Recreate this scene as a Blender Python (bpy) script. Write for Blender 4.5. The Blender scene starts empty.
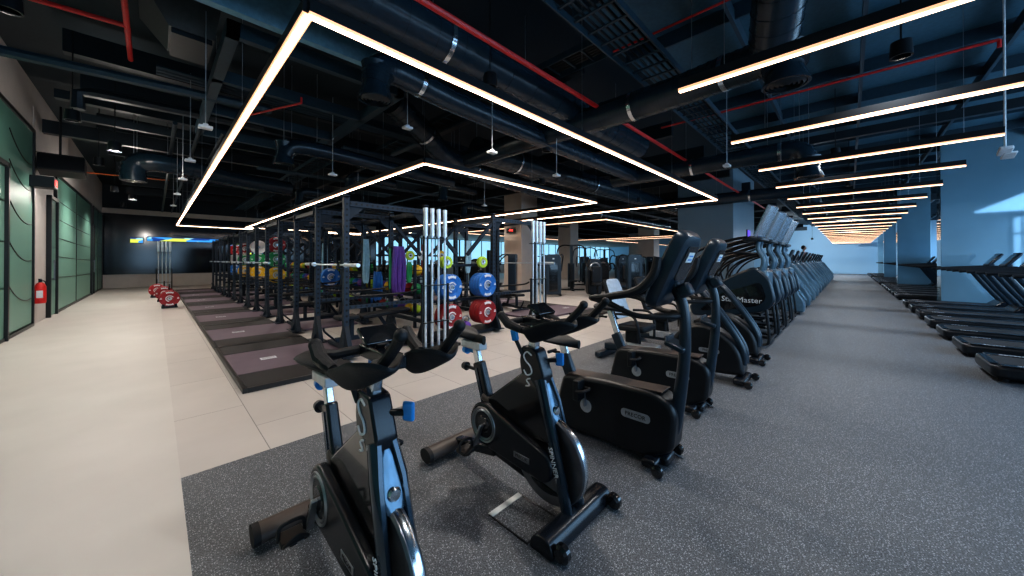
import bpy, math, random
from mathutils import Vector, Matrix
R = random.Random(7)
sc = bpy.context.scene
COL = sc.collection
PI = math.pi

# ------------------------------------------------------------------ materials
def newmat(name):
    m = bpy.data.materials.new(name); m.use_nodes = True
    nt = m.node_tree
    return m, nt, nt.nodes['Principled BSDF']
def N(nt, t, **kw):
    n = nt.nodes.new(t)
    for k, v in kw.items(): setattr(n, k, v)
    return n
def mat(name, col, rough=.5, metal=0, var=.12, scale=18, bump=0, emis=None, es=0, coat=0, spec=None):
    m, nt, b = newmat(name)
    tc = N(nt, 'ShaderNodeTexCoord'); no = N(nt, 'ShaderNodeTexNoise')
    no.inputs['Scale'].default_value = scale; no.inputs['Detail'].default_value = 3
    nt.links.new(tc.outputs['Object'], no.inputs['Vector'])
    rp = N(nt, 'ShaderNodeValToRGB')
    rp.color_ramp.elements[0].position = .3; rp.color_ramp.elements[1].position = .7
    rp.color_ramp.elements[0].color = [c*(1-var) for c in col]+[1]
    rp.color_ramp.elements[1].color = [min(1, c*(1+var)) for c in col]+[1]
    nt.links.new(no.outputs['Fac'], rp.inputs['Fac']); nt.links.new(rp.outputs['Color'], b.inputs['Base Color'])
    b.inputs['Roughness'].default_value = rough; b.inputs['Metallic'].default_value = metal
    if coat: b.inputs['Coat Weight'].default_value = coat
    if spec is not None: b.inputs['Specular IOR Level'].default_value = spec
    if bump:
        bp = N(nt, 'ShaderNodeBump'); bp.inputs['Strength'].default_value = bump; bp.inputs['Distance'].default_value = .01
        nt.links.new(no.outputs['Fac'], bp.inputs['Height']); nt.links.new(bp.outputs['Normal'], b.inputs['Normal'])
    if emis:
        b.inputs['Emission Color'].default_value = list(emis)+[1]; b.inputs['Emission Strength'].default_value = es
    return m
M = {}
def dm(k, *a, **kw): M[k] = mat(k, *a, **kw)
dm('black', (.007,.009,.012), .38, spec=.4)
dm('frontlit', (.14,.24,.32), .25, .3)
dm('pod', (.42,.47,.52), .2, .75, var=.02)
dm('gloss', (.006,.007,.009), .12, coat=.6)
dm('satin', (.007,.010,.015), .27, spec=.45)
dm('rubber', (.009,.009,.011), .75)
dm('foam', (.007,.009,.012), .55, spec=.35, bump=.15, scale=120)
dm('navy', (.010,.022,.036), .35)
dm('shell', (.009,.021,.034), .3)
dm('greyshell', (.07,.13,.18), .28)
dm('brown', (.055,.042,.037), .5)
dm('chrome', (.62,.66,.70), .18, 1)
dm('chromeblue', (.020,.040,.062), .15, .55, coat=.5)
dm('badgeblue', (.06,.12,.18), .15, .6, coat=.5)
dm('barsteel', (.66,.72,.78), .33, .65)
dm('steel', (.35,.37,.40), .35, 1)
dm('flysteel', (.16,.17,.19), .35, .9)
dm('alu', (.55,.58,.62), .4, .8)
dm('blue', (.02,.25,.65), .35)
dm('white', (.75,.76,.78), .4)
dm('mark', (.62,.66,.70), .5, var=.02)
dm('rack', (.010,.017,.028), .5, spec=.3)
dm('red', (.30,.012,.018), .45)
dm('redpipe', (.62,.02,.02), .4)
dm('orange', (.7,.15,.04), .5)
dm('plateblue', (.015,.15,.50), .45)
dm('plateyellow', (.75,.45,.02), .45)
dm('plategreen', (.02,.30,.10), .45)
dm('lime', (.45,.65,.04), .45)
dm('purple', (.13,.05,.33), .5)
dm('lightblue', (.30,.50,.62), .5)
dm('seatwhite', (.45,.52,.60), .35)
dm('duct', (.012,.027,.041), .27, .0, bump=.35, scale=14)
dm('ductgrey', (.05,.055,.06), .5, .4)
dm('beam', (.006,.013,.020), .45)
dm('beamblue', (.018,.042,.062), .45)
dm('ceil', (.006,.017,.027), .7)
dm('ceil_lit', (.045,.12,.17), .6)  # aisle ceiling tone raised in place of weak indirect light
dm('softblue', (.16,.32,.42), .5)
dm('plaster', (.56,.53,.51), .75, var=.05, scale=2)
dm('skirt', (.62,.58,.55), .6, var=.05, scale=3)
dm('pillar', (.50,.44,.39), .6, var=.05, scale=2)
dm('bluewall', (.17,.235,.28), .4, var=.06, scale=1)
dm('bluegloss', (.23,.39,.49), .04, .28, var=.08, scale=.8, spec=.9)
dm('endwall', (.40,.62,.80), .5, var=.05, scale=.3)
dm('darkglass', (.004,.006,.010), .12, spec=.6)
dm('skin', (.55,.30,.22), .5)
dm('pinkshirt', (.60,.22,.18), .7)
dm('hair', (.03,.02,.015), .6)
dm('platform', (.011,.010,.012), .7, bump=.2, scale=90)
dm('plum', (.115,.085,.115), .55, var=.08, scale=6)
dm('paper', (.8,.8,.78), .5)
dm('frameblack', (.008,.009,.010), .4)
dm('screenpurple', (.05,.02,.2), .3, emis=(.12,.05,.9), es=1.2)
dm('redglow', (.5,.01,.01), .4, emis=(1,.05,.04), es=2.2)
dm('led', (1,.8,.62), .4, emis=(1,.76,.57), es=13, var=0)
dm('ledrow', (1,.8,.62), .4, emis=(1,.72,.50), es=4.0, var=0)
dm('led2', (1,.8,.62), .4, emis=(1,.72,.52), es=4, var=0)
dm('ledhalo', (1,.6,.35), .4, emis=(1,.50,.28), es=1.0, var=0)
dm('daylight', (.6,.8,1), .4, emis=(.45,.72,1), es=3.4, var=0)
dm('farlight', (.5,.75,.9), .4, emis=(.30,.62,.85), es=1.0, var=.3, scale=.4)
dm('spotlens', (1,1,1), .4, emis=(1,.9,.8), es=3)

def rackmat():
    m, nt, b = newmat('rack_holes')
    tc = N(nt,'ShaderNodeTexCoord'); sx = N(nt,'ShaderNodeSeparateXYZ'); nt.links.new(tc.outputs['Object'], sx.inputs[0])
    def mth(op, a, bv=None):
        n = N(nt,'ShaderNodeMath', operation=op)
        for i, q in enumerate((a, bv)):
            if q is None: continue
            if isinstance(q,(int,float)): n.inputs[i].default_value = q
            else: nt.links.new(q, n.inputs[i])
        return n.outputs[0]
    fz = mth('ABSOLUTE', mth('SUBTRACT', mth('FRACT', mth('MULTIPLY', sx.outputs[2], 12.5)), .5))
    mz = mth('MULTIPLY', fz, .08)                # metres from hole centre
    ax = mth('ABSOLUTE', sx.outputs[0]); ay = mth('ABSOLUTE', sx.outputs[1])
    mn = mth('MINIMUM', ax, ay)
    d = mth('SQRT', mth('ADD', mth('MULTIPLY', mz, mz), mth('MULTIPLY', mn, mn)))
    hole = mth('LESS_THAN', d, .0165)
    mx = N(nt,'ShaderNodeMix', data_type='RGBA'); nt.links.new(hole, mx.inputs[0])
    mx.inputs[6].default_value = (.019,.032,.052,1); mx.inputs[7].default_value = (.001,.001,.001,1)
    nt.links.new(mx.outputs[2], b.inputs['Base Color']); b.inputs['Roughness'].default_value = .5; b.inputs['Specular IOR Level'].default_value=.3
    return m
M['rackholes'] = rackmat()

def floormat(kind):
    m, nt, b = newmat('floor_'+kind)
    tc = N(nt,'ShaderNodeTexCoord')
    if kind == 'rubber':
        v = N(nt,'ShaderNodeTexVoronoi'); v.inputs['Scale'].default_value = 120; nt.links.new(tc.outputs['Object'], v.inputs['Vector'])
        wn = N(nt,'ShaderNodeTexVoronoi'); wn.inputs['Scale'].default_value = 120; nt.links.new(tc.outputs['Object'], wn.inputs['Vector'])
        sep = N(nt,'ShaderNodeSeparateColor'); nt.links.new(wn.outputs['Color'], sep.inputs[0])
        lt = N(nt,'ShaderNodeMath', operation='LESS_THAN'); lt.inputs[1].default_value = .34; nt.links.new(v.outputs['Distance'], lt.inputs[0])
        gt = N(nt,'ShaderNodeMath', operation='GREATER_THAN'); gt.inputs[1].default_value = .52; nt.links.new(sep.outputs[0], gt.inputs[0])
        mu = N(nt,'ShaderNodeMath', operation='MULTIPLY'); nt.links.new(lt.outputs[0], mu.inputs[0]); nt.links.new(gt.outputs[0], mu.inputs[1])
        no = N(nt,'ShaderNodeTexNoise'); no.inputs['Scale'].default_value = 150; nt.links.new(tc.outputs['Object'], no.inputs['Vector'])
        rp = N(nt,'ShaderNodeValToRGB'); rp.color_ramp.elements[0].color=(.032,.036,.042,1); rp.color_ramp.elements[1].color=(.145,.157,.175,1)
        rp.color_ramp.elements[0].position=.35; rp.color_ramp.elements[1].position=.65
        nt.links.new(no.outputs['Fac'], rp.inputs['Fac'])
        mx = N(nt,'ShaderNodeMix', data_type='RGBA'); nt.links.new(mu.outputs[0], mx.inputs[0]); nt.links.new(rp.outputs[0], mx.inputs[6])
        mx.inputs[7].default_value=(.35,.37,.40,1); nt.links.new(mx.outputs[2], b.inputs['Base Color'])
        b.inputs['Roughness'].default_value=.62
        bp = N(nt,'ShaderNodeBump'); bp.inputs['Strength'].default_value=.15; bp.inputs['Distance'].default_value=.003
        nt.links.new(no.outputs['Fac'], bp.inputs['Height']); nt.links.new(bp.outputs['Normal'], b.inputs['Normal'])
    else:
        mp = N(nt,'ShaderNodeMapping'); mp.inputs['Rotation'].default_value=(0,0,PI/2); mp.inputs['Location'].default_value=(17,17,0) if kind=='plain' else (0,0,0); nt.links.new(tc.outputs['Object'], mp.inputs[0])
        br = N(nt,'ShaderNodeTexBrick'); nt.links.new(mp.outputs[0], br.inputs['Vector'])
        big = kind == 'plain'
        br.inputs['Scale'].default_value = 1; br.inputs['Brick Width'].default_value = 1.2 if not big else 40
        br.inputs['Row Height'].default_value = .6 if not big else 40
        br.inputs['Mortar Size'].default_value = .0033; br.inputs['Mortar Smooth'].default_value=.1
        c = (.47,.44,.42) if not big else (.53,.505,.48)
        br.inputs['Color1'].default_value=[x*.97 for x in c]+[1]; br.inputs['Color2'].default_value=[x*1.03 for x in c]+[1]
        br.inputs['Mortar'].default_value=[x*.42 for x in c]+[1]
        no = N(nt,'ShaderNodeTexNoise'); no.inputs['Scale'].default_value=1.7; no.inputs['Detail'].default_value=6; nt.links.new(tc.outputs['Object'], no.inputs['Vector'])
        rp = N(nt,'ShaderNodeValToRGB'); rp.color_ramp.elements[0].color=(.86,.86,.86,1); rp.color_ramp.elements[1].color=(1.08,1.08,1.08,1)
        nt.links.new(no.outputs['Fac'], rp.inputs['Fac'])
        mx = N(nt,'ShaderNodeMix', data_type='RGBA', blend_type='MULTIPLY'); mx.inputs[0].default_value=1
        nt.links.new(br.outputs['Color'], mx.inputs[6]); nt.links.new(rp.outputs[0], mx.inputs[7]); nt.links.new(mx.outputs[2], b.inputs['Base Color'])
        b.inputs['Roughness'].default_value=.5
    return m
M['frubber']=floormat('rubber'); M['ftile']=floormat('tile'); M['fplain']=floormat('plain')

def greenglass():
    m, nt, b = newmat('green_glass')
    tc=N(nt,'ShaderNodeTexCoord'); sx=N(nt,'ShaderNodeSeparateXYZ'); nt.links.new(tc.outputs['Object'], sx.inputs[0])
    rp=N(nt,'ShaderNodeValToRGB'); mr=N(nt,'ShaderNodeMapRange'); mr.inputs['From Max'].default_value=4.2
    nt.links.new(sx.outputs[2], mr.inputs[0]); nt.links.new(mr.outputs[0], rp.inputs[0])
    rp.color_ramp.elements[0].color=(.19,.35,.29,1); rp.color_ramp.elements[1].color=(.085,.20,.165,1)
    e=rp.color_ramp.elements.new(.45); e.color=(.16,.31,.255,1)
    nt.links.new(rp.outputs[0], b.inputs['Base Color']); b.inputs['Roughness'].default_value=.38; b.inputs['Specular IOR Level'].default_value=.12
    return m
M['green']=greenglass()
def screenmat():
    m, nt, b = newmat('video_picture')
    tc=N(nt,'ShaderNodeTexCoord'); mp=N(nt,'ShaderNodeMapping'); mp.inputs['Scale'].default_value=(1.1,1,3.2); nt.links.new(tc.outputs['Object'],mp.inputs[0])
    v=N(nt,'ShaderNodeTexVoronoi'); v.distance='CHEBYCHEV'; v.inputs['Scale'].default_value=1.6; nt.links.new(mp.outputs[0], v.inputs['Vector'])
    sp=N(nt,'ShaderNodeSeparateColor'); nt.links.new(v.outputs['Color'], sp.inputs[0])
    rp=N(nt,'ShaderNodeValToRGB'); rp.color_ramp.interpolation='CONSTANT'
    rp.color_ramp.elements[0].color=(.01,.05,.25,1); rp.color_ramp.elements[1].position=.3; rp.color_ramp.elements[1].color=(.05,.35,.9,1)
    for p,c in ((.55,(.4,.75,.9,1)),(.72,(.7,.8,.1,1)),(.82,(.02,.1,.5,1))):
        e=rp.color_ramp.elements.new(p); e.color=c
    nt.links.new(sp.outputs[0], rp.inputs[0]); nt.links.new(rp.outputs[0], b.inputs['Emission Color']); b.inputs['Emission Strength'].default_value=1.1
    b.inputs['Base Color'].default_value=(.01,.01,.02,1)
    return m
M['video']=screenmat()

# ------------------------------------------------------------------ mesh builder
class MB:
    def __init__(s): s.v=[]; s.f=[]; s.m=[]; s.k=0
    def mat(s,k): s.k=k; return s
    def add(s, vs, fs):
        b=len(s.v); s.v+= [tuple(x) for x in vs]; s.f+=[tuple(b+i for i in f) for f in fs]; s.m+=[s.k]*len(fs); return s
    def box(s, c, d, rot=None):
        c=Vector(c); q=[]
        for x in (-.5,.5):
            for y in (-.5,.5):
                for z in (-.5,.5):
                    p=Vector((x*d[0],y*d[1],z*d[2]))
                    if rot is not None: p=rot@p
                    q.append(c+p)
        return s.add(q,[(0,1,3,2),(4,6,7,5),(0,4,5,1),(2,3,7,6),(0,2,6,4),(1,5,7,3)])
    def span(s,x0,x1,y0,y1,z0,z1): return s.box(((x0+x1)/2,(y0+y1)/2,(z0+z1)/2),(abs(x1-x0),abs(y1-y0),abs(z1-z0)))
    def beam(s,p0,p1,w,h,up=(0,0,1)):
        p0=Vector(p0);p1=Vector(p1); d=(p1-p0); L=d.length; d.normalize(); u=Vector(up)
        if abs(d.dot(u))>.98: u=Vector((0,1,0))
        r=d.cross(u).normalized(); u=r.cross(d)
        return s.box((p0+p1)/2,(w,L,h),Matrix((r,d,u)).transposed())
    def tube(s,pts,r,n=10,closed=False,flat=1.0,cap=True,up=None):
        pts=[Vector(p) for p in pts]; N_=len(pts); rr=r if isinstance(r,(list,tuple)) else [r]*N_
        T=[]
        for i in range(N_):
            a=pts[(i-1)%N_] if (closed or i>0) else pts[i]; b=pts[(i+1)%N_] if (closed or i<N_-1) else pts[i]
            T.append((b-a).normalized())
        u=Vector(up) if up else (Vector((0,0,1)) if abs(T[0].z)<.9 else Vector((1,0,0)))
        vs=[]
        for i in range(N_):
            if up: u=Vector(up)
            u=(u-T[i]*u.dot(T[i])).normalized(); w=T[i].cross(u)
            for k in range(n):
                a=2*PI*k/n; vs.append(pts[i]+(w*math.cos(a)+u*math.sin(a)*flat)*rr[i])
        fs=[]
        for i in range(N_ if closed else N_-1):
            j=(i+1)%N_
            for k in range(n): fs.append((i*n+k,i*n+(k+1)%n,j*n+(k+1)%n,j*n+k))
        if not closed and cap:
            fs.append(tuple(range(n))[::-1]); fs.append(tuple((N_-1)*n+k for k in range(n)))
        return s.add(vs,fs)
    def cyl(s,p0,p1,r,r2=None,n=16): return s.tube([p0,p1],[r,r if r2 is None else r2],n)
    def rtube(s,pts,r,n=10,**k): return s.tube(smooth(pts),r if not isinstance(r,(list,tuple)) else lerp_list(r,len(smooth(pts))),n,**k)
    def prism(s,poly,a0,a1,axis='x'):
        def P(q,a):
            return {'x':(a,q[0],q[1]),'y':(q[0],a,q[1]),'z':(q[0],q[1],a)}[axis]
        n=len(poly)
        vs=[P(q,a0) for q in poly]+[P(q,a1) for q in poly]
        fs=[tuple(range(n))[::-1],tuple(range(n,2*n))]+[(i,(i+1)%n,n+(i+1)%n,n+i) for i in range(n)]
        return s.add(vs,fs)
    def lathe(s,prof,o,axis=(0,0,1),n=20):
        o=Vector(o); a=Vector(axis).normalized(); u=Vector((1,0,0)) if abs(a.x)<.9 else Vector((0,1,0))
        u=(u-a*u.dot(a)).normalized(); w=a.cross(u); vs=[];m=len(prof)
        for k in range(n):
            t=2*PI*k/n
            for (r,h) in prof: vs.append(o+a*h+(u*math.cos(t)+w*math.sin(t))*r)
        fs=[]
        for k in range(n):
            j=(k+1)%n
            for i in range(m-1): fs.append((k*m+i,j*m+i,j*m+i+1,k*m+i+1))
        return s.add(vs,fs)
    def ball(s,c,r,sc=(1,1,1),n=14):
        c=Vector(c); prof=[(max(1e-4,math.sin(PI*i/8)),-math.cos(PI*i/8)) for i in range(9)]
        b=len(s.v); s.lathe([(p*r,h*r) for p,h in prof],(0,0,0),n=n)
        for i in range(b,len(s.v)):
            q=s.v[i]; s.v[i]=(c.x+q[0]*sc[0],c.y+q[1]*sc[1],c.z+q[2]*sc[2])
        return s
    def loft(s,rings,closed_ends=True):
        n=len(rings[0]); vs=[p for r in rings for p in r]; fs=[]
        for i in range(len(rings)-1):
            for k in range(n): fs.append((i*n+k,i*n+(k+1)%n,(i+1)*n+(k+1)%n,(i+1)*n+k))
        if closed_ends: fs.append(tuple(range(n))[::-1]); fs.append(tuple((len(rings)-1)*n+k for k in range(n)))
        return s.add(vs,fs)
    def sheet(s,grid,th):
        # grid rows of points; thickness along -z
        R_=len(grid);C_=len(grid[0]); top=[Vector(p) for r in grid for p in r]; bot=[p-Vector((0,0,th)) for p in top]
        n=R_*C_; fs=[]
        for i in range(R_-1):
            for j in range(C_-1):
                a=i*C_+j; fs.append((a,a+1,a+C_+1,a+C_)); fs.append((n+a,n+a+C_,n+a+C_+1,n+a+1))
        ed=[j for j in range(C_)]+[i*C_+C_-1 for i in range(1,R_)]+[(R_-1)*C_+j for j in range(C_-2,-1,-1)]+[i*C_ for i in range(R_-2,0,-1)]
        for i in range(len(ed)):
            a=ed[i];b=ed[(i+1)%len(ed)]; fs.append((b,a,n+a,n+b))
        return s.add(top+bot,fs)
    def build(s,name,mats,parent=None,loc=None,bevel=0,seg=2,sharp=35,flat=False,rot=None,sub=0):
        me=bpy.data.meshes.new(name); me.from_pydata(s.v,[],s.f)
        if isinstance(mats,str): mats=[mats]
        for k in mats: me.materials.append(M[k])
        for i,p in enumerate(me.polygons): p.material_index=s.m[i]
        me.update()
        if not flat:
            for p in me.polygons: p.use_smooth=True
            me.set_sharp_from_angle(angle=math.radians(sharp))
        o=bpy.data.objects.new(name,me); COL.objects.link(o)
        if parent is not None: o.parent=parent
        if loc is not None: o.location=loc
        if rot is not None: o.rotation_euler=rot
        if bevel:
            b=o.modifiers.new('bevel','BEVEL'); b.width=bevel; b.segments=seg; b.limit_method='ANGLE'; b.angle_limit=math.radians(40)
            b.harden_normals=False
        if sub:
            q=o.modifiers.new('sub','SUBSURF'); q.levels=sub; q.render_levels=sub
        return o
def smooth(pts,k=5):
    P=[Vector(p) for p in pts]; out=[]
    for i in range(len(P)-1):
        p0=P[max(0,i-1)];p1=P[i];p2=P[i+1];p3=P[min(len(P)-1,i+2)]
        for j in range(k):
            t=j/k; out.append(.5*((2*p1)+(p2-p0)*t+(2*p0-5*p1+4*p2-p3)*t*t+(3*p1-p0-3*p2+p3)*t**3))
    out.append(P[-1]); return out
def lerp_list(r,n):
    return [r[min(len(r)-2,int(i/(n-1)*(len(r)-1)))]*(1-((i/(n-1)*(len(r)-1))-min(len(r)-2,int(i/(n-1)*(len(r)-1)))))+r[min(len(r)-2,int(i/(n-1)*(len(r)-1)))+1]*((i/(n-1)*(len(r)-1))-min(len(r)-2,int(i/(n-1)*(len(r)-1)))) for i in range(n)]
def rpoly(pts,r,k=4):
    """round the corners of a 2-D polygon"""
    out=[]; n=len(pts)
    for i in range(n):
        p=Vector(pts[i]).to_2d() if len(pts[i])>2 and False else Vector((pts[i][0],pts[i][1])); rr=pts[i][2] if len(pts[i])>2 else r
        a=Vector((pts[i-1][0],pts[i-1][1]));b=Vector((pts[(i+1)%n][0],pts[(i+1)%n][1]))
        da=(a-p);db=(b-p); ra=min(rr,da.length*.49);rb=min(rr,db.length*.49)
        A=p+da.normalized()*ra;B=p+db.normalized()*rb
        for j in range(k+1):
            t=j/k; q=A*(1-t)**2+p*2*t*(1-t)+B*t*t; out.append((q.x,q.y))
    return out
_txt={}
def text_mesh(s,size,ext=.001):
    key=(s,size)
    if key in _txt: return _txt[key]
    cu=bpy.data.curves.new('t','FONT'); cu.body=s; cu.size=size; cu.extrude=ext; cu.align_x='CENTER'; cu.align_y='CENTER'; cu.resolution_u=2
    o=bpy.data.objects.new('t',cu); COL.objects.link(o); bpy.context.view_layer.update()
    dg=bpy.context.evaluated_depsgraph_get(); me=bpy.data.meshes.new_from_object(o.evaluated_get(dg))
    bpy.data.objects.remove(o); _txt[key]=me; return me
def text(s,size,loc,rot,parent,mt='mark',name='lettering',scale=(1,1,1)):
    me=text_mesh(s,size)
    if not me.materials: me.materials.append(M[mt])
    o=bpy.data.objects.new(name,me); COL.objects.link(o); o.location=loc; o.parent=parent
    if isinstance(rot,Matrix): o.rotation_euler=rot.to_euler()
    else: o.rotation_euler=rot
    o.scale=scale
    return o
def axes(r,u):   # matrix whose x=r, y=u
    r=Vector(r).normalized();u=Vector(u).normalized(); n=r.cross(u).normalized(); u=n.cross(r)
    return Matrix((r,u,n)).transposed()
def tag(o,label=None,cat=None,group=None,kind=None):
    if label: o['label']=label
    if cat: o['category']=cat
    if group: o['group']=group
    if kind: o['kind']=kind
    return o
def thing(name,label,cat,loc=(0,0,0),rz=0,group=None):
    o=bpy.data.objects.new(name,None); o.empty_display_size=.1; COL.objects.link(o); o.location=loc; o.rotation_euler=(0,0,rz)
    return tag(o,label,cat,group)
def struct(o): o['kind']='structure'; return o
def kids(o): return [c for c in bpy.data.objects if c.parent==o]
_kc={}
def dup(root,loc,rz=None,label=None,group=None):
    r=root.copy(); COL.objects.link(r); r.location=loc
    if rz is not None: r.rotation_euler=(0,0,rz)
    if label: r['label']=label
    if group: r['group']=group
    def rec(a,b):
        ch=_kc.setdefault(a.name,kids(a))
        for c in ch:
            d=c.copy(); COL.objects.link(d); d.parent=b
            rec(c,d)
    rec(root,r); return r
class Rep:
    """first call places the prototype, later ones copy it"""
    def __init__(s,make): s.p=make(); s.used=False
    def __call__(s,loc,label,rz=0,group=None):
        if not s.used:
            s.used=True; o=s.p; o.location=loc; o.rotation_euler=(0,0,rz); o['label']=label
            if group:o['group']=group
            return o
        return dup(s.p,loc,rz,label,group)
ORD=['nearest','second','third','fourth','fifth','sixth','seventh','eighth','ninth','tenth','eleventh','twelfth','thirteenth','fourteenth','fifteenth','sixteenth','seventeenth','eighteenth','nineteenth','twentieth','twenty-first','twenty-second','twenty-third','twenty-fourth','twenty-fifth','twenty-sixth','twenty-seventh']
def o_(k,tail=''): return ORD[k] if k==0 else ORD[k]+tail

# ------------------------------------------------------------------ room shell
XW=-1.85; XE=49; YF=26.6; YW=-7; ZC=5.2
struct(MB().span(XW,.12,YW,YF,-.05,0).build('floor','fplain'))
struct(MB().span(.12,XE,3.08,YF,-.05,0).build('floor','ftile'))
struct(MB().span(.12,XE,YW,3.08,-.05,0).build('floor','frubber'))
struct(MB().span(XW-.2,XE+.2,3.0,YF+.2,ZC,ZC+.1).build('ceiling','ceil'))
struct(MB().span(XW-.2,XE+.2,YW-.2,3.0,ZC,ZC+.1).build('ceiling','ceil_lit'))
struct(MB().span(XW-.2,XW,YW,YF+.2,0,ZC).build('wall_left','plaster'))
struct(MB().span(XE,XE+.2,YW,YF+.2,0,ZC).build('wall_right','endwall'))
struct(MB().span(XW,XW+.02,12.56,13.85,0,4.7).build('trim_1','plaster',bevel=.005))
struct(MB().span(XW,XW+.03,YW,12.56,0,.08).build('baseboard_left','frameblack'))
# far wall: skirting, dark glass, header; then long window band
struct(MB().span(XW,12,YF-.25,YF+.2,0,.66).build('baseboard_far','skirt'))
struct(MB().span(XW,12,YF-.02,YF+.2,.66,3.75).build('wall_far','darkglass'))
struct(MB().span(XW,12,YF-.15,YF+.2,3.75,4.0).build('trim_2','pillar'))
struct(MB().span(XW,12,YF,YF+.2,4.0,ZC).build('wall_far','ceil'))
struct(MB().span(12,XE,YF,YF+.2,0,.9).build('wall_far','pillar'))
struct(MB().span(12,XE,YF,YF+.2,3.4,ZC).build('wall_far','ceil'))
for k in range(9):
    x0=12+k*4.1
    w=MB().span(x0+.06,min(x0+4.04,XE),YF+.05,YF+.08,.9,3.4).build('window_%d'%(k+1),'farlight'); struct(w)
    fr=MB()
    for q in (0,1.36,2.73,4.04): fr.span(x0+q,x0+q+.07,YF-.02,YF+.04,.9,3.4)
    fr.span(x0,x0+4.1,YF-.02,YF+.04,3.3,3.4); fr.span(x0,x0+4.1,YF-.02,YF+.04,.9,.98)
    fr.build('window_frame','frameblack',w)
# far soffit (pale dropped ceiling edge)
struct(MB().span(12,XE,19.0,YF,3.35,3.55).build('trim_3','pillar'))
# window wall on the right (behind treadmills)
struct(MB().span(XW,XE,YW-.2,YW,0,.5).build('wall_front','bluewall'))
struct(MB().span(XW,XE,YW-.2,YW,3.9,ZC).build('wall_front','ceil'))
for k in range(10):
    x0=XW+k*5.085
    w=struct(MB().span(x0+.08,x0+5.0,YW-.1,YW-.07,.5,3.9).build('window_%d'%(k+10),'daylight'))
    fr=MB()
    for q in (0,1.7,3.4,5.0): fr.span(x0+q,x0+q+.085,YW-.07,YW+.02,.5,3.9)
    fr.span(x0,x0+5.085,YW-.07,YW+.02,2.9,2.98); fr.build('window_frame','frameblack',w)
# white underside by the windows, daylight put in as glow, mirrored in glossy column
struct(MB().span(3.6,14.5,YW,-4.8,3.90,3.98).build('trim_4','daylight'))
# ---- left wall glazing
def sag(mb,y0,y1,z0,z1,dz,x):
    pts=[(x,y0+(y1-y0)*t,z0+(z1-z0)*t-dz*4*t*(1-t)) for t in [i/10 for i in range(11)]]
    mb.tube(pts,.009,6)
def glass_panel(idx,y0,y1,z1,lines,x=XW+.03):
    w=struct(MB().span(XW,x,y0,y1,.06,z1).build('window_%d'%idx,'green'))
    fr=MB(); fr.span(XW,x+.03,y0-.07,y0,0,z1+.07).span(XW,x+.03,y1,y1+.07,0,z1+.07).span(XW,x+.03,y0,y1,z1,z1+.07).span(XW,x+.03,y0,y1,0,.06)
    for q in lines.get('v',[]): fr.span(XW,x+.012,q-.015,q+.015,0,z1)
    fr.build('window_frame','frameblack',w)
    ln=MB()
    for (a,b,c,d,e) in lines.get('s',[]): sag(ln,a,b,c,d,e,x+.004)
    if lines.get('s'): ln.build('curved_line','frameblack',w)
    return w
glass_panel(21,7.3,12.4,4.1,{'v':[9.2],'s':[(10.7,12.35,z,z-.35,.14) for z in (.95,1.75,2.5,3.2,3.75)]})
glass_panel(22,14.9,21.9,3.6,{'v':[18.3],'s':[(14.9,21.9,z,z-.1,.02) for z in (.95,1.5,2.0,2.5,3.0)]})
glass_panel(23,22.75,26.2,3.6,{'v':[24.4],'s':[(22.75,26.2,z,z-.05,.0) for z in (1.0,1.6,2.2,2.9)]})
glass_panel(24,-1.0,7.0,4.1,{'v':[1.1,3.1,5.2]})
def door(idx,y0,y1,z1):
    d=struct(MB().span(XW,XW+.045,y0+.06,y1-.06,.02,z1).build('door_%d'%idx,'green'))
    fr=MB().span(XW,XW+.09,y0,y0+.07,0,z1+.08).span(XW,XW+.09,y1-.07,y1,0,z1+.08).span(XW,XW+.09,y0,y1,z1,z1+.08)
    for z in (.9,1.7,2.4): fr.span(XW,XW+.045,y0,y1,z,z+.03)
    fr.build('door_frame','frameblack',d)
    MB().cyl((XW+.12,y0+.16,.9),(XW+.12,y0+.16,1.4),.013).cyl((XW+.03,y0+.16,.95),(XW+.12,y0+.16,.95),.008).cyl((XW+.03,y0+.16,1.35),(XW+.12,y0+.16,1.35),.008).build('door_handle','steel',d)
door(1,9.3,10.45,3.0); door(2,13.9,14.85,2.9); door(3,21.95,22.7,2.8)

# ---- pillars
def pillar(n,x0,x1,y0,y1,m,z1=ZC): return struct(MB().span(x0,x1,y0,y1,0,z1).build('trim_%d'%n,m,bevel=.01))
pillar(5,16,20.2,3.3,5.4,'bluewall')
pillar(6,11.4,12.5,10.5,11.6,'pillar')
pillar(7,30,31.2,12.1,13.5,'pillar')
pillar(8,21,22,14.5,15.6,'pillar'); pillar(15,38,39,17.0,18.2,'pillar')
for i,(x,y0,y1) in enumerate(((17.05,-5.0,-2.04),(26.3,-2.84,-1.75),(37.0,-2.5,-1.80),(46.5,-2.6,-1.9))):
    pillar(9+i,x,x+.7,y0,y1,'bluegloss')
# exit sign on the beige pillar
t=thing('exit_sign','small black sign with glowing red figure high on the beige pillar','sign',(11.38,11.1,2.75))
MB().span(-.06,0,-.28,.28,-.12,.12).build('sign_case','black',t,bevel=.005)
MB().box((-.062,0,0),(.006,.2,.05)).box((-.062,-.11,0),(.006,.05,.09)).ball((-.06,.02,.045),.028).build('sign_figure','redglow',t)

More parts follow.
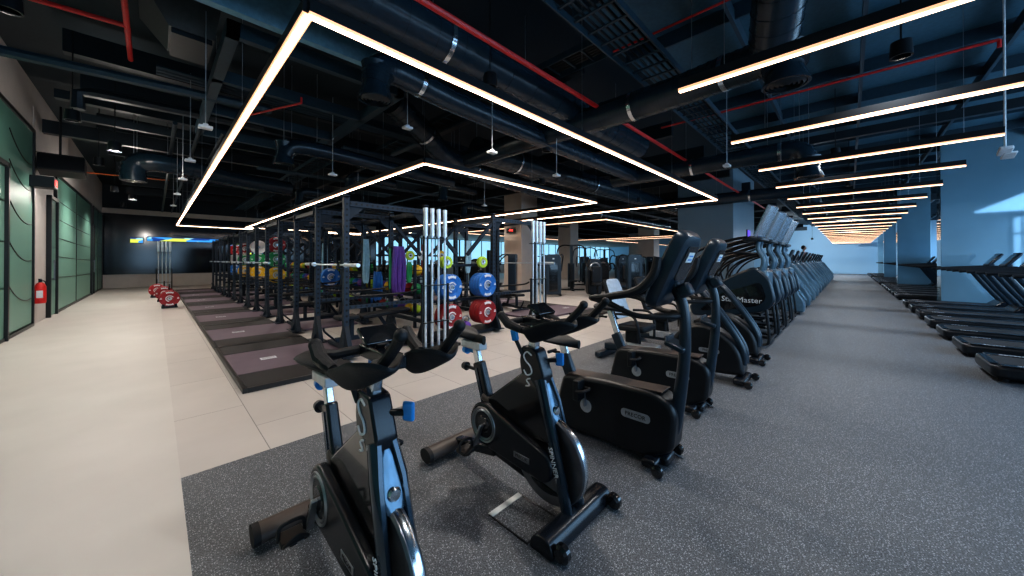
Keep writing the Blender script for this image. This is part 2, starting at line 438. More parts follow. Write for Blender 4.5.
# ------------------------------------------------------------------ LED lights
ZL=3.05
def ledbar(mbH,mbL,p0,p1,w=.06):
    mbH.beam((p0[0],p0[1],p0[2]+.05),(p1[0],p1[1],p1[2]+.05),w+.015,.09)
    mbL.mat(1).beam((p0[0],p0[1],p0[2]-.001),(p1[0],p1[1],p1[2]-.001),w+.018,.02)  # orange halo of the bar, put into a faintly glowing rim
    mbL.mat(0).beam((p0[0],p0[1],p0[2]-.012),(p1[0],p1[1],p1[2]-.012),w*.74,.012)
def rect_light(label,x0,x1,y0,y1,z=ZL,mat_='led',w=.048):
    t=thing('led_frame_light',label,'light',((x0+x1)/2,(y0+y1)/2,z))
    cx,cy=(x1-x0)/2,(y1-y0)/2
    for (a,b) in (((-cx,-cy),(cx,-cy)),((cx,-cy),(cx,cy)),((cx,cy),(-cx,cy)),((-cx,cy),(-cx,-cy))):
        H=MB();L=MB(); ledbar(H,L,(a[0],a[1],0),(b[0],b[1],0),w)
        h=H.build('housing','black',t); L.build('diffuser',[mat_,'ledhalo'],h)
        n=max(2,int((Vector(a)-Vector(b)).length/2.5))
        for k in range(n+1):
            f=k/n; MB().cyl((a[0]+(b[0]-a[0])*f,a[1]+(b[1]-a[1])*f,.08),(a[0]+(b[0]-a[0])*f,a[1]+(b[1]-a[1])*f,ZC-z),.003,n=5).build('hanging_wire','steel',h)
    return t
rect_light('large rectangular warm LED frame hung over the racks and tiled floor',.71,10.7,2.6,22.9)
rect_light('smaller rectangular warm LED frame hung inside the large one over the racks',3.2,8.8,5.2,21.9)
rect_light('distant rectangular LED frame over the weight machines behind the pillar',13.5,26,7.5,18,ZL+.1,'led2')
rect_light('farthest rectangular LED frame near the far windows',28,42,5.5,15.5,ZL+.1,'led2')
def mk_strip():
    t=thing('linear_light','x','light'); H=MB();L=MB(); ledbar(H,L,(0,-1.325,0),(0,1.325,0),.054)
    h=H.build('housing','black',t); L.build('diffuser',['ledrow','ledhalo'],h)
    for q in (-1,1): MB().cyl((0,q,.09),(0,q,ZC-ZL),.003,n=5).build('hanging_wire','steel',t)
    return t
strip=Rep(mk_strip)
NEARS=[]
for k in range(22):
    lab='%s straight warm LED bar of the row above the treadmill aisle'%('nearest' if k==0 else ORD[k]+' from the near end')
    lab=lab if k<21 else 'last straight warm LED bar before the pale blue end wall'
    o=strip((3.56+2.093*k,-.135 if k>1 else -.38,ZL),lab,group='straight LED bars over the treadmill aisle')
    if k<2: NEARS.append(o)
for o in NEARS: o.scale=(1,1.18,1)

# ------------------------------------------------------------------ ceiling services
def duct(label,pts,r,diff=None,bands=(),collar=True,ds=.85):
    t=thing('air_duct',label,'duct',pts[0]); o=Vector(pts[0])
    P=[Vector(p)-o for p in pts]
    m=MB(); m.tube(smooth(P,6),r,20)
    L=m; S=smooth(P,6); tot=0
    for a,b in zip(S[:-1],S[1:]):
        n=max(1,int((b-a).length/.35))
        for i in range(n):
            c=a.lerp(b,i/n); d=(b-a).normalized(); L.cyl(c-d*.01,c+d*.01,r*1.025,n=20)
    m.build('duct_pipe','duct',t)
    for f in bands:
        i=int(f*(len(S)-2)); d=(S[i+1]-S[i]).normalized(); c=S[i].lerp(S[i+1],.5)
        MB().cyl(c-d*.03,c+d*.03,r*1.06,n=20).build('clamp_band','chrome',t)
    if diff:
        e=S[-1]
        R0=r; r=r*ds
        q=MB().lathe([(R0,.25),(r,.15),(r*1.05,0),(r*1.35,-.12),(r*1.45,-.18),(r*1.25,-.18)],e,n=24).build('diffuser','duct',t)
        g=MB()
        for k in range(4): g.lathe([(r*(1.2-.28*k),-.17),(r*(1.2-.28*k)-.03,-.15),(r*(1.2-.28*k)-.03,-.19),(r*(1.2-.28*k),-.17)],e,n=24)
        g.cyl(e+Vector((0,0,-.12)),e+Vector((0,0,-.13)),r*1.2,n=24); g.build('grille','beam',q)
    for i in range(0,len(S),max(2,len(S)//4)):
        MB().cyl(S[i],S[i]+Vector((0,0,ZC-pts[0][2]-S[i].z)),.006,n=5).build('hanger_rod','steel',t)
    return t
duct('thick black spiral duct running rightwards above the near LED frame corner',[(-1,3.6,4.1),(1.5,3.6,4.1),(4.0,3.6,4.1),(8,3.6,4.1)],.27,None,(.52,))
duct('black duct with round diffuser hanging inside the large LED frame corner',[(9.5,4.35,3.75),(6,4.3,3.75),(3.2,4.2,3.75),(2.2,4.15,3.8),(1.92,4.12,3.74),(1.86,4.12,3.52)],.165,True,(.55,))
duct('thick duct crossing the aisle with round diffuser behind first LED bar',[(5.3,7.0,3.85),(5.3,4.2,3.85),(5.3,2.0,3.85),(5.2,1.1,3.85),(5.1,.62,3.8),(5.07,.52,3.6)],.22,True,(.35,.62),ds=.72)
duct('short black duct dropping from the ceiling beyond the first LED bar',[(3.6,.3,4.6),(4.1,.42,4.3),(4.95,.62,3.88)],.24,None,(.4,))
duct('black elbow duct with diffuser above the middle racks',[(6.0,8.3,3.65),(3.8,8.0,3.65),(2.3,7.8,3.65),(1.85,7.8,3.6),(1.72,7.8,3.42)],.15,True,())
duct('black elbow duct near the left glass wall',[(3,13,3.7),(1.5,12.5,3.7),(.2,11.7,3.7),(-.3,11.7,3.6),(-.35,11.7,3.2)],.22,None,())
duct('black elbow duct beyond the second LED bar',[(9.5,5.0,3.75),(9.5,3.0,3.75),(9.5,1.3,3.75),(9.5,.75,3.7),(9.5,.6,3.3)],.2,True,(.3,.6))
duct('black elbow duct farther along the aisle',[(15.5,6.0,3.8),(15.5,2.4,3.8),(15.5,1.1,3.75),(15.5,.9,3.35)],.22,True,(.3,))
duct('long black main duct beside the right LED frame side',[(5.2,6.2,3.95),(8,6.2,3.95),(14,6.2,3.95),(22,6.2,3.95)],.3,None,(.2,.5))
duct('black branch duct over the racks on the right',[(3.0,6.0,4.3),(3.9,6.4,4.1),(5.0,6.8,3.8),(8.5,7.6,3.8),(12,7.8,3.8)],.24,None,(.3,.6))
duct('far black duct crossing above the weight machines',[(12,9.5,3.8),(18,9.5,3.8),(26,9.5,3.8)],.25,None,(.4,))
for k,(x,y) in enumerate(((4.0,10.6),(6.6,9.6),(3.6,14.2),(9.8,12.6),(7,17))):
    duct(['small ceiling diffuser over the fourth rack','small ceiling diffuser between the rack rows and pillar','small ceiling diffuser over the far racks','small ceiling diffuser above the pillar','small ceiling diffuser at the far end of the racks'][k],[(x+1.5,y+.2,3.9),(x+.5,y,3.9),(x+.08,y,3.85),(x,y,3.55)],.14,True,())
def trimbox(n,mb,m='beam'):
    for i in range(0,len(mb.v),8):
        q=MB(); q.add(mb.v[i:i+8],[tuple(a-i for a in f) for f in mb.f[i//8*6:i//8*6+6]]); struct(q.build('trim_%d'%n,m))
# steel beams and secondary frames
b=MB()
for y in (8.6,10.4,13,16,19,22,25): b.span(-1.0,XE,y,y+.16,4.6,4.95)
trimbox(20,b,'beam')
b=MB()
for x in (4.6,8.5,11,14,17.5,21,25,29,33,37,41,45): b.span(x,x+.14,3.0,YF,4.35,4.7)
b.span(12.2,12.35,YW,3,4.5,4.7).span(27,27.15,YW,3,4.4,4.7)
trimbox(21,b,'beam')
b=MB()
for x in (.55,2.6): b.span(x,x+.12,5.0,9.5,3.95,4.12)
for y in (5.0,6.4,7.9,9.4): b.span(.55,2.7,y,y+.1,3.95,4.12)
trimbox(22,b,'beamblue')
b=MB()
b.span(-1.2,2.6,9.6,9.74,4.15,4.3).span(-1.2,3.0,11.0,11.12,4.2,4.35).span(-1.8,3,13.1,13.3,4.3,4.6)
trimbox(23,b,'beam')
struct(MB().span(-.6,2.5,4.5,4.6,3.95,4.45).build('trim_24','softblue'))
# aisle ceiling sheets with joints
b=MB()
for k in range(30): b.span(XW+1+k*1.7,XW+1+k*1.7+.03,YW,2.9,4.96,5.19)
for y in (-5,-3.6,-1.9,-.2,1.2): b.span(XW,XE,y,y+.05,4.9,5.1)
trimbox(26,b,'beamblue')
def tray(label,p0,p1,w=.5,n=40):
    t=thing('cable_tray',label,'cable tray',p0); o=Vector(p0); d=Vector(p1)-o; u=d.normalized(); s_=Vector((-u.y,u.x,0))*w/2
    m=MB(); m.beam(s_,d+s_,.02,.09); m.beam(-s_,d-s_,.02,.09)
    for k in range(n): c=d*(k/n); m.beam(c-s_,c+s_,.03,.02)
    m.build('tray_ladder','beamblue',t)
    for k in range(5): MB().tube([s_*(-.7+.3*k)+Vector((0,0,.03)),d+s_*(-.7+.3*k)+Vector((0,0,.03))],.018,5).build('cable','black',t)
    return t
tray('ladder cable tray running along the aisle beside the LED frame',(2.2,2.05,4.2),(30,2.05,4.2),.55,90)
tray('second ladder cable tray above the racks',(3.2,9.0,4.15),(3.2,24,4.15),.45,50)
tray('ladder cable tray crossing above the near bikes',(4.3,2.4,4.35),(4.3,9,4.35),.4,22)
def pipe(label,segs,r=.03,m='redpipe',cat='pipe',name='sprinkler_pipe'):
    t=MB()
    for s_ in segs: t.tube(s_,r,8)
    o=t.build(name,m); tag(o,label,cat); return o
pipe('long red sprinkler pipe parallel to the right side of the near LED frame',[[(-1,3.0,3.95),(30,3.0,3.95)],],.035)
pipe('thin red pipe above the first LED bars at the right',[[(7.6,2.9,4.25),(7.6,-1.4,4.25)],[(7.6,-1.4,4.25),(7.6,-1.4,4.15)]],.02)
pipe('thin red pipe crossing the ceiling farther along the aisle',[[(4.9,2.9,4.6),(4.9,-1.0,4.6)]],.016)
pipe('red pipe crossing high above the left aisle',[[(-1.1,6.4,4.25),(-.25,6.3,4.25)],[(-.25,5.2,4.3),(-.25,6.3,4.25),(-.25,7.2,4.2)]],.028)
pipe('short orange sprinkler branch crossing the LED frame at left',[[(1.0,6.5,3.6),(1.42,5.5,3.6)],[(1.42,5.5,3.6),(1.42,5.5,3.68)]],.014,'redpipe')
pipe('thin red pipe beside the hanging speaker at the left wall',[[(-1.75,16,3.95),(.3,15.6,3.95)]],.018,'orange')
pipe('dark water pipe crossing the ceiling over the left aisle',[[(-1.8,7.6,4.0),(1.4,7.2,4.0)]],.07,'beamblue',name='water_pipe')
pipe('dark pipe with elbow under the ceiling near the left wall',[[(-.85,8.6,3.75),(-.85,8.6,4.0),(-.7,8.6,4.05),(1.5,8.4,4.05)]],.08,'beam',name='water_pipe')
for k,x in enumerate((.25,.6,.95)):
    pipe(['left','middle','right'][k]+' of three parallel dark conduits running away over the left aisle',[[(x,9,3.95),(x,26,3.95)]],.035,'beam',name='conduit')
rr=random.Random(3)
for k in range(10):
    y=4.2+rr.random()*19; x=rr.random()*3
    pass
for k,(x0,x1,y,z) in enumerate(((0,22,7.3,4.25),(3,30,8.3,4.0),(2,30,11.8,4.0),(4,34,14.6,3.8),(4,40,17.4,3.8),(6,40,20.6,3.7))):
    pipe('dark conduit bundle crossing above the racks, %s row'%o_(k),[[(x0,y+.12*j,z),(x1,y+.12*j,z)] for j in range(3)],.03,'beamblue',name='conduit')
# air-handling box top left, ductwork plenum
t=thing('ventilation_box','grey tapered ventilation box hanging high above the left aisle','ventilation',(.2,5.9,4.35))
MB().loft([[(-.35,-.5,.5),(.35,-.5,.5),(.35,.5,.5),(-.35,.5,.5)],[(-.35,-.5,.1),(.35,-.5,.1),(.35,.5,.1),(-.35,.5,.1)],[(-.1,-.3,-.25),(.3,-.3,-.25),(.3,.4,-.25),(-.1,.4,-.25)]]).build('box_body','ductgrey',t)
MB().span(-.08,.28,-.28,.38,-.31,-.25).build('outlet','beam',t)
tag(MB().cyl((2.2,2.35,4.45),(2.2,2.35,4.5),.17,n=24).build('ceiling_lamp','white'),'round white lamp on the ceiling by the large LED frame','lamp')
# hanging sensors / small white projectors
def mk_sensor():
    t=thing('ceiling_sensor','x','sensor')
    MB().box((0,0,.02),(.13,.1,.035)).box((0,0,.05),(.05,.05,.03)).build('sensor_case','white',t,bevel=.008)
    MB().cyl((0,0,.06),(0,0,1.4),.006,n=6).build('drop_rod','alu',t)
    return t
sensor=Rep(mk_sensor)
for (x,y,z,l) in ((.41,5.46,2.95,'white sensor box on a rod left of the LED frame, nearest'),(.38,7.46,2.95,'white sensor box on a rod left of the LED frame, second away'),(.37,9.31,2.95,'white sensor box on a rod left of the LED frame, third away'),(.36,11.5,2.95,'white sensor box on a rod left of the LED frame, fourth away'),
  (.36,14,2.95,'white sensor box on a rod left of the LED frame, fifth away'),(3.42,3.73,2.95,'white sensor box hanging right of the inner LED frame corner'),(5.2,3.9,2.95,'white sensor box hanging under the black main duct'),(6.64,1.46,2.95,'white sensor box hanging beside the second LED bar'),(2.55,4.6,3.3,'white sensor box above the inner LED frame corner'),(2.2,6.6,2.9,'small sensor hanging over the first rack'),(6.4,7.3,2.9,'sensor hanging before the beige pillar')):
    sensor((x,y,z),l)
t=thing('projector','white projector hanging on a white rod before the blue column','projector',(8.3,-1.57,2.93))
MB().cyl((0,0,.05),(0,0,2.27),.012).build('drop_rod','white',t)
MB().box((0,0,0),(.18,.12,.05),Matrix.Rotation(.35,3,'Y')).box((.10,-.05,-.05),(.18,.12,.03),Matrix.Rotation(.3,3,'Y')).build('projector_body','white',t,bevel=.01)
t=thing('ceiling_speaker','black wedge speaker bar hanging on a pole at the left wall','speaker',(-1.5,12.75,3.55))
MB().prism(rpoly([(-.2,-.16),(.2,-.26),(.26,.06),(-.12,.2)],.03),-.30,.36,'x').build('speaker_case','black',t,bevel=.01)
MB().cyl((0,0,.1),(0,0,1.3),.02).build('pole','black',t)
MB().tube([(-.34,0,.1),(-.34,0,.22),(.34,0,.22),(.34,0,.1)],.012,6).build('bracket','black',t)
t=thing('exit_sign','black box sign with red lit side on the left pier','sign',(-1.66,12.3,3.05))
MB().box((0,0,0),(.32,.32,.24)).build('sign_case','black',t,bevel=.01)
MB().box((.163,0,0),(.006,.22,.12)).build('sign_face','redglow',t)
t=thing('fire_extinguisher','red fire extinguisher hanging on the pale left pier','extinguisher',(-1.755,12.75,.45))
MB().lathe([(.001,0),(.075,0),(.082,.03),(.082,.36),(.06,.43),(.025,.46),(.001,.46)],(0,0,0)).build('cylinder_body','redpipe',t)
MB().box((0,0,.49),(.05,.05,.06)).box((0,-.05,.53),(.03,.14,.02)).build('valve','black',t)
MB().rtube([(0,.04,.5),(.05,.12,.46),(.06,.12,.3),(.03,.1,.1)],.012).build('hose','black',t)
MB().box((0,-.083,.2),(.09,.006,.16)).build('sticker','white',t)

# reflections of screens in the dark glass, painted as glowing strips
for k,(x0,x1,z0,z1,l) in enumerate(((-.9,-.45,2.3,2.55,'small painted reflection of a screen at the left end of the dark glass wall'),(-.3,2.6,2.42,2.62,'long painted reflection of a ticker on the dark glass wall'),(3.0,5.4,2.35,2.55,'second painted ticker reflection nearer the racks'),(3.1,5.0,1.75,2.3,'blue painted screen reflection below the second ticker'))):
    t=thing('screen_reflection',l,'screen',((x0+x1)/2,YF-.04,(z0+z1)/2))
    MB().box((0,0,0),(x1-x0+.05,.03,z1-z0+.05)).build('reflection_back','black',t); MB().box((0,-.018,0),(x1-x0,.004,z1-z0)).build('reflection_picture','video',t)

# ------------------------------------------------------------------ spin bike
def mk_spin():
    t=thing('spin_bike','x','exercise bike')
    # stabilisers
    s=MB().prism(rpoly([(-.565,.0),(-.42,.0),(-.43,.05),(-.47,.085),(-.53,.085),(-.56,.05)],.02),-.28,.28,'x').build('front_stabiliser','satin',t,bevel=.006)
    for x in (-1,1):
        MB().lathe([(.001,-.025),(.03,-.025),(.042,-.012),(.042,.012),(.03,.025),(.001,.025)],(x*.245,-.595,.045),(1,0,0)).build('transport_wheel','gloss',s)
        MB().cyl((x*.20,-.5,.01),(x*.20,-.5,-.0),.03).build('rubber_foot','rubber',s)
    r=MB(); r.tube([(-.24,.53,.062),(.24,.53,.062)],.062,18,flat=.72).build('rear_stabiliser','brown',t)
    for x in (-1,1): MB().tube([(x*.24,.53,.062),(x*.27,.53,.062)],.064,18,flat=.74).build('end_cap','rubber',t)
    # frame beams
    MB().beam((0,.53,.07),(0,.1,.16),.07,.06).beam((0,.1,.16),(0,-.45,.09),.05,.05).beam((0,.13,.2),(0,.24,.42),.06,.09).build('lower_frame','satin',t,bevel=.01)
    # seat tube
    st=MB().beam((0,.13,.3),(0,.285,.70),.055,.085).build('seat_tube','satin',t,bevel=.012)
    MB().beam((-.030,.205,.44),(-.030,.285,.66),.004,.03).build('seat_tube_strip','chromeblue',st)
    MB().beam((0,.27,.66),(0,.32,.80),.036,.05).build('seat_post','chrome',t,bevel=.006)
    MB().beam((0,.24,.81),(0,.44,.81),.07,.05).beam((0,.36,.78),(0,.36,.84),.06,.06).build('seat_slider','alu',t,bevel=.006)
    for (y,z,dx) in ((.43,.64,-.0),(.42,.76,0)):
        MB().cyl((0,y-.1,z),(0,y-.01,z),.012).cyl((0,y-.015,z),(0,y+.02,z),.03,.026).build('adjuster_knob','black' if z<.7 else 'blue',t)
    # saddle
    sd=MB(); rings=[]
    for i in range(13):
        f=i/12; y=.52-f*.29; w=(.085*math.cos(min(1,f*1.35)*PI/2)**.8 if f<.74 else 0)+.022
        if f<.05: w*=.75
        if f>.95: w*=.7
        zc=.875+.018*math.cos(f*PI)*1.0; ring=[]
        for k in range(12):
            a=2*PI*k/12; ring.append((w*math.cos(a),y,zc+(.028 if math.sin(a)>0 else .036)*math.sin(a)))
        rings.append(ring)
    sd.loft(rings).build('saddle','foam',t)
    # flywheel
    fw=MB().lathe([(.001,-.018),(.17,-.018),(.19,-.026),(.235,-.026),(.242,-.018),(.242,.018),(.235,.026),(.19,.026),(.17,.018),(.001,.018)],(0,-.33,.28),(1,0,0),n=40).build('flywheel','flysteel',t)
    MB().lathe([(.2425,-.014),(.246,0),(.2425,.014)],(0,-.33,.28),(1,0,0),n=40).build('flywheel_rim','chrome',fw)
    # fender strip over the flywheel front
    # fork legs + head
    for x in (-1,1):
        MB().tube([(x*.030,-.285,.72),(x*.045,-.335,.60),(x*.052,-.42,.32),(x*.055,-.49,.06)],[.026,.024,.022,.024],10,flat=1.5,up=(0,1,0)).build('fork_leg','chromeblue',t)
    hd=MB().prism(rpoly([(-.155,.895),(-.265,.885),(-.325,.74),(-.315,.66),(-.25,.62),(-.16,.68),(-.135,.80)],.02),-.044,.044,'x').build('fork_head','satin',t,bevel=.01)
    MB().beam((0,-.20,.80),(0,-.232,1.03),.042,.055).build('handlebar_post','chrome',t,bevel=.006)
    # badge on fork front
    MB().box((0,.175,.475),(.075,.10,.05),Matrix.Rotation(.35,3,'X')).build('rear_cover','brown',t,bevel=.015)
    bd=MB().loft([[(x_*sc_,-.30-(.70-z_)*.40+o_2,z_) for x_,z_ in [(0,.73),(.028,.68),(.045,.60),(.042,.53),(.02,.48),(-.02,.48),(-.042,.53),(-.045,.60),(-.028,.68)]] for sc_,o_2 in ((1,.01),(1,-.012),(.7,-.02))]).build('fork_badge','badgeblue',t,bevel=.004)
    bd.rotation_euler=(0,0,0)
    MB().lathe([(.001,.012),(.020,.01),(.026,0)],(0,-.378,.56),(0,-1,0),n=18).build('badge_disc','chrome',bd)
    # curled head mark
    pts=[(-.235,.85),(-.20,.865),(-.175,.84),(-.19,.81),(-.225,.785),(-.235,.75),(-.20,.73),(-.175,.755)]
    for x in (-1,):
        MB().tube(smooth([(x*.046,y,z) for y,z in pts],4),.0045,5).tube(smooth([(x*.046,-.225,.715),(x*.046,-.195,.70),(x*.046,-.22,.675),(x*.046,-.19,.665)],3),.004,5).build('runner_mark','white',hd)
    # shield body
    sh=MB().prism(rpoly([(-.19,.76),(-.30,.66),(-.385,.46),(-.36,.38),(-.1,.36),(.13,.44),(.15,.50),(.02,.60)],.02),-.045,.045,'x').build('frame_shield','gloss',t,bevel=.012)
    # chain guard
    def cap(y0,z0,r0,y1,z1,r1,n=14):
        a=math.atan2(z1-z0,y1-y0); out=[]
        for i in range(n+1): q=a+PI/2+PI*i/n; out.append((y0+r0*math.cos(q),z0+r0*math.sin(q)))
        mid=[((y0+y1)/2,(z0+z1)/2)]
        for i in range(n+1): q=a-PI/2+PI*i/n; out.append((y1+r1*math.cos(q),z1+r1*math.sin(q)))
        return out
    cg=MB().prism(cap(.13,.35,.135,-.33,.27,.085),-.095,-.045,'x').build('chain_guard','satin',t,bevel=.015,seg=3)
    MB().lathe([(.095,0),(.108,-.006),(.112,0)],(-.094,.13,.35),(1,0,0),n=36).lathe([(.082,0),(.09,-.004),(.095,0)],(-.095,.13,.35),(1,0,0),n=36).build('guard_ring','steel',cg)
    MB().lathe([(.001,-.006),(.05,-.006),(.055,0)],(-.094,.13,.35),(1,0,0),n=24).build('crank_hub','gloss',cg)
    MB().box((-.0965,-.2,.27),(.003,.12,.032)).build('guard_plate','steel',cg,bevel=.001)
    text('PRECOR',.024,(-.0985,-.2,.27),axes((0,-1,0),(0,0,1)),cg,'black')
    # cranks + pedals
    for x,s_ in ((-1,1),(1,-1)):
        c=Vector((x*.11,.13,.35)); e=c+Vector((0,.07*s_+.0,-.155*s_))
        cr=MB().beam(c,e,.018,.03,up=(1,0,0)).build('crank','steel',t,bevel=.003)
        pd=MB().box(e+Vector((x*.07,0,0)),(.10,.09,.02)).box(e+Vector((x*.07,0,-.015)),(.03,.07,.02)).build('pedal','black',t,bevel=.005)
        MB().rtube([e+Vector((x*.03,-.05,0)),e+Vector((x*.03,-.085,.03)),e+Vector((x*.07,-.10,.06)),e+Vector((x*.11,-.085,.03)),e+Vector((x*.11,-.05,0))],.007,6).rtube([e+Vector((x*.02,0,0)),e+Vector((x*.03,0,.06)),e+Vector((x*.11,0,.06)),e+Vector((x*.12,0,0))],.008,6).build('toe_cage','rubber',pd)
    # levers
    MB().cyl((-.04,-.16,.84),(-.055,-.115,.93),.012).build('lever_stem','black',t)
    MB().beam((-.055,-.118,.92),(-.06,-.105,.985),.036,.036).build('resistance_lever','blue',t,bevel=.006)
    MB().cyl((.03,-.28,.815),(.065,-.33,.82),.013).build('knob_stem','black',t)
    MB().box((.075,-.345,.825),(.02,.05,.075),Matrix.Rotation(.5,3,'Z')).build('brake_knob','blue',t,bevel=.01)
    text('SPINNER',.04,(-.080,-.415,.32),axes((0,-.29,-.957),(0,-.957,.29)),t,'mark')
    # handlebar
    pts=[]
    for i in range(24):
        a=2*PI*i/24; ca,sa=math.cos(a),math.sin(a)
        x=.185*(abs(ca)**.6)*(1 if ca>0 else -1); y=-.21+.075*(abs(sa)**.6)*(1 if sa>0 else -1)
        pts.append((x,y,1.02+.03*max(0,abs(x)-.12)/.1+.02*(y+.21)/.075))
    MB().tube(pts,.019,10,closed=True).build('handlebar','foam',t)
    for x in (-1,1): MB().tube([(x*.17,-.27,1.02),(x*.185,-.18,1.045),(x*.185,-.13,1.085)],[.02,.026,.024],10).ball((x*.185,-.13,1.085),.0245).build('bar_end','foam',t)
    for x in (-1,1):
        g=[]
        for i in range(11):
            f=i/10; y=-.30-.28*f; zc=.965+.12*f**1.3; w=.068*min(1,(1-f)*3)**.5+.012; dp=.08*min(1,(1-f)*2)**.5
            cx=x*(.125-.02*f)
            g.append([(cx+w*v*1.0,y,zc+dp*abs(v)**1.6) for v in (-1,-.75,-.5,-.25,0,.25,.5,.75,1)])
        MB().sheet(g if x>0 else g,.022).build('elbow_rest','foam',t,sub=1)
        MB().tube(smooth([(x*.12,-.44,1.03),(x*.11,-.52,1.08),(x*.105,-.59,1.145),(x*.105,-.62,1.18)],4),[.018]*12+[.021],10).ball((x*.105,-.622,1.182),.021).build('aero_grip','foam',t)
    MB().beam((0,-.13,1.04),(0,-.42,1.04),.06,.05).build('bar_stem','satin',t,bevel=.008)
    cn=MB().box((0,-.27,1.115),(.15,.1,.022),Matrix.Rotation(.5,3,'X')).beam((0,-.25,1.06),(0,-.27,1.11),.04,.03).build('console','gloss',t,bevel=.006)
    return t
spin=Rep(mk_spin)
YB=1.55
spin((.60,YB,0),'black spin bike with handlebar console, first of the row by the tiles',group='black spin bikes')
spin((1.56,YB,0),'black spin bike standing left of the first upright bike',group='black spin bikes')
# floor hatch/ paper-edged frame under second bike
t=thing('floor_hatch','square flush floor hatch with white strip beside the second spin bike','floor hatch',(1.40,1.28,.001))
MB().box((0,0,.002),(.24,.28,.004)).build('hatch_lid','frubber',t)
MB().box((-.0,.13,.006),(.24,.035,.004)).build('white_strip','paper',t)
MB().box((0,-.14,.006),(.25,.008,.004)).box((.12,0,.006),(.008,.28,.004)).box((-.12,0,.006),(.008,.28,.004)).build('hatch_edge','black',t)

# ------------------------------------------------------------------ upright bike
def mk_upright():
    t=thing('upright_bike','x','exercise bike')
    body=MB().prism(rpoly([(-.47,.14,.05),(-.30,.045,.04),(.42,.03,.05),(.50,.08,.04),(.40,.46,.05),(.05,.50,.1),(-.38,.505,.1),(-.50,.42,.1)],.05,6),-.10,.10,'x').build('body_shroud','black',t,bevel=.03,seg=3)
    MB().prism(rpoly([(-.40,.508),(.36,.468),(.36,.476),(-.40,.516)],.002),-.075,.075,'x').build('top_strip','brown',body,bevel=.003)
    for x in (-1,1):
        pl=MB().prism(rpoly([(-.33,.285),(-.12,.285),(-.12,.345),(-.33,.345)],.03),x*.102,x*.106,'x').build('name_plate','alu',body)
        text('PRECOR',.04,(x*.1075,-.225,.315),axes((0,-x*-1,0),(0,0,1)) if x>0 else axes((0,-1,0),(0,0,1)),pl,'black')
        c=Vector((x*.115,.17,.27)); e=c+Vector((0,.02*-x,.12*-x))
        MB().lathe([(.001,0),(.045,0),(.05,-.01),(.001,-.012)],(x*.10,.17,.27),(-x,0,0),n=20).build('crank_disc','alu',t)
        MB().beam(c,e,.018,.035,up=(1,0,0)).build('crank','steel',t,bevel=.004)
        p=MB().box(e+Vector((x*.06,0,.02)),(.09,.05,.15)).build('pedal','black',t,bevel=.006)
        MB().rtube([e+Vector((x*.01,-.01,.02)),e+Vector((x*.02,-.07,.03)),e+Vector((x*.10,-.07,.03)),e+Vector((x*.11,-.01,.02))],.012,6).build('pedal_strap','rubber',p)
    f=MB().box((0,-.34,.055),(.15,.19,.07)).beam((-.17,-.34,.05),(.17,-.34,.05),.10,.06).build('front_foot','satin',t,bevel=.02)
    for x in (-1,1):
        MB().lathe([(.001,-.02),(.025,-.02),(.038,-.01),(.038,.01),(.025,.02),(.001,.02)],(x*.19,-.41,.04),(1,0,0)).build('transport_wheel','gloss',f)
    MB().beam((-.24,.47,.03),(.24,.47,.03),.09,.05).build('rear_foot','greyshell',t,bevel=.02)
    # mast
    MB().rtube([(0,-.40,.16),(0,-.455,.3),(0,-.50,.6),(0,-.52,.85),(0,-.51,1.08),(0,-.45,1.24)],[.048,.043,.038,.036,.035],14).build('mast','shell',t)
    MB().rtube([(.03,-.40,.10),(.10,-.47,.03),(.15,-.43,.006),(.17,-.36,.008)],.004,5).build('power_cable','black',t)
    # console
    rot=Matrix.Rotation(math.radians(24),3,'X')
    cs=MB()
    prof=rpoly([(-.175,-.27,.07),(.175,-.27,.07),(.19,.05,.1),(.165,.27,.08),(-.165,.27,.08),(-.19,.05,.1)],.06,5)
    o=Vector((0,-.44,1.34)); vs0=[];rings=[]
    for (d,s_) in ((.035,.93),(.02,1),(-.02,1),(-.05,.93),(-.065,.75)):
        rings.append([o+rot@Vector((x*s_,d,z*s_)) for x,z in prof])
    cs=cs.loft(rings).build('console','shell',t)
    MB().add([o+rot@Vector((x*.8,.038,z*.8)) for x,z in prof],[tuple(range(len(prof)))[::-1]]).build('screen','gloss',cs)
    rc=rpoly([(-.10,-.05),(.10,-.05),(.10,.19),(-.10,.19)],.03)
    MB().loft([[o+rot@Vector((x,-.064,z)) for x,z in rc],[o+rot@Vector((x*.97,-.072,z)) for x,z in rc]]).build('back_panel','satin',cs)
    q=[(-.055,.08),(.055,.08),(.055,.15),(-.055,.15)]
    lb=MB().loft([[o+rot@Vector((x,-.072,z)) for x,z in q],[o+rot@Vector((x,-.075,z)) for x,z in q]]).build('back_label','paper',cs)
    for zz in (.10,.125): MB().box(o+rot@Vector((0,-.077,zz)),(.07,.002,.010),rot).build('label_print','blue',lb)
    MB().box((0,-.52,1.20),(.09,.09,.09),Matrix.Rotation(-.5,3,'X')).build('console_bracket','shell',t,bevel=.02)
    MB().box((0,-.47,.83),(.15,.13,.035),Matrix.Rotation(.35,3,'X')).box((0,-.42,.86),(.14,.02,.07)).build('bottle_tray','shell',t,bevel=.01)
    # handlebars
    for x in (-1,1):
        MB().rtube([(0,-.50,1.03),(x*.10,-.45,1.03),(x*.2,-.28,1.03),(x*.24,-.1,1.10),(x*.2,.06,1.12),(x*.10,.09,1.11)],[.02,.018,.018,.02,.021,.018],10).build('handlebar','foam',t)
        MB().rtube([(x*.225,.04,1.125),(x*.24,-.12,1.15),(x*.235,-.3,1.20),(x*.225,-.40,1.30),(x*.22,-.43,1.42)],[.022,.026,.03,.03,.026],10).build('forearm_grip','foam',t)
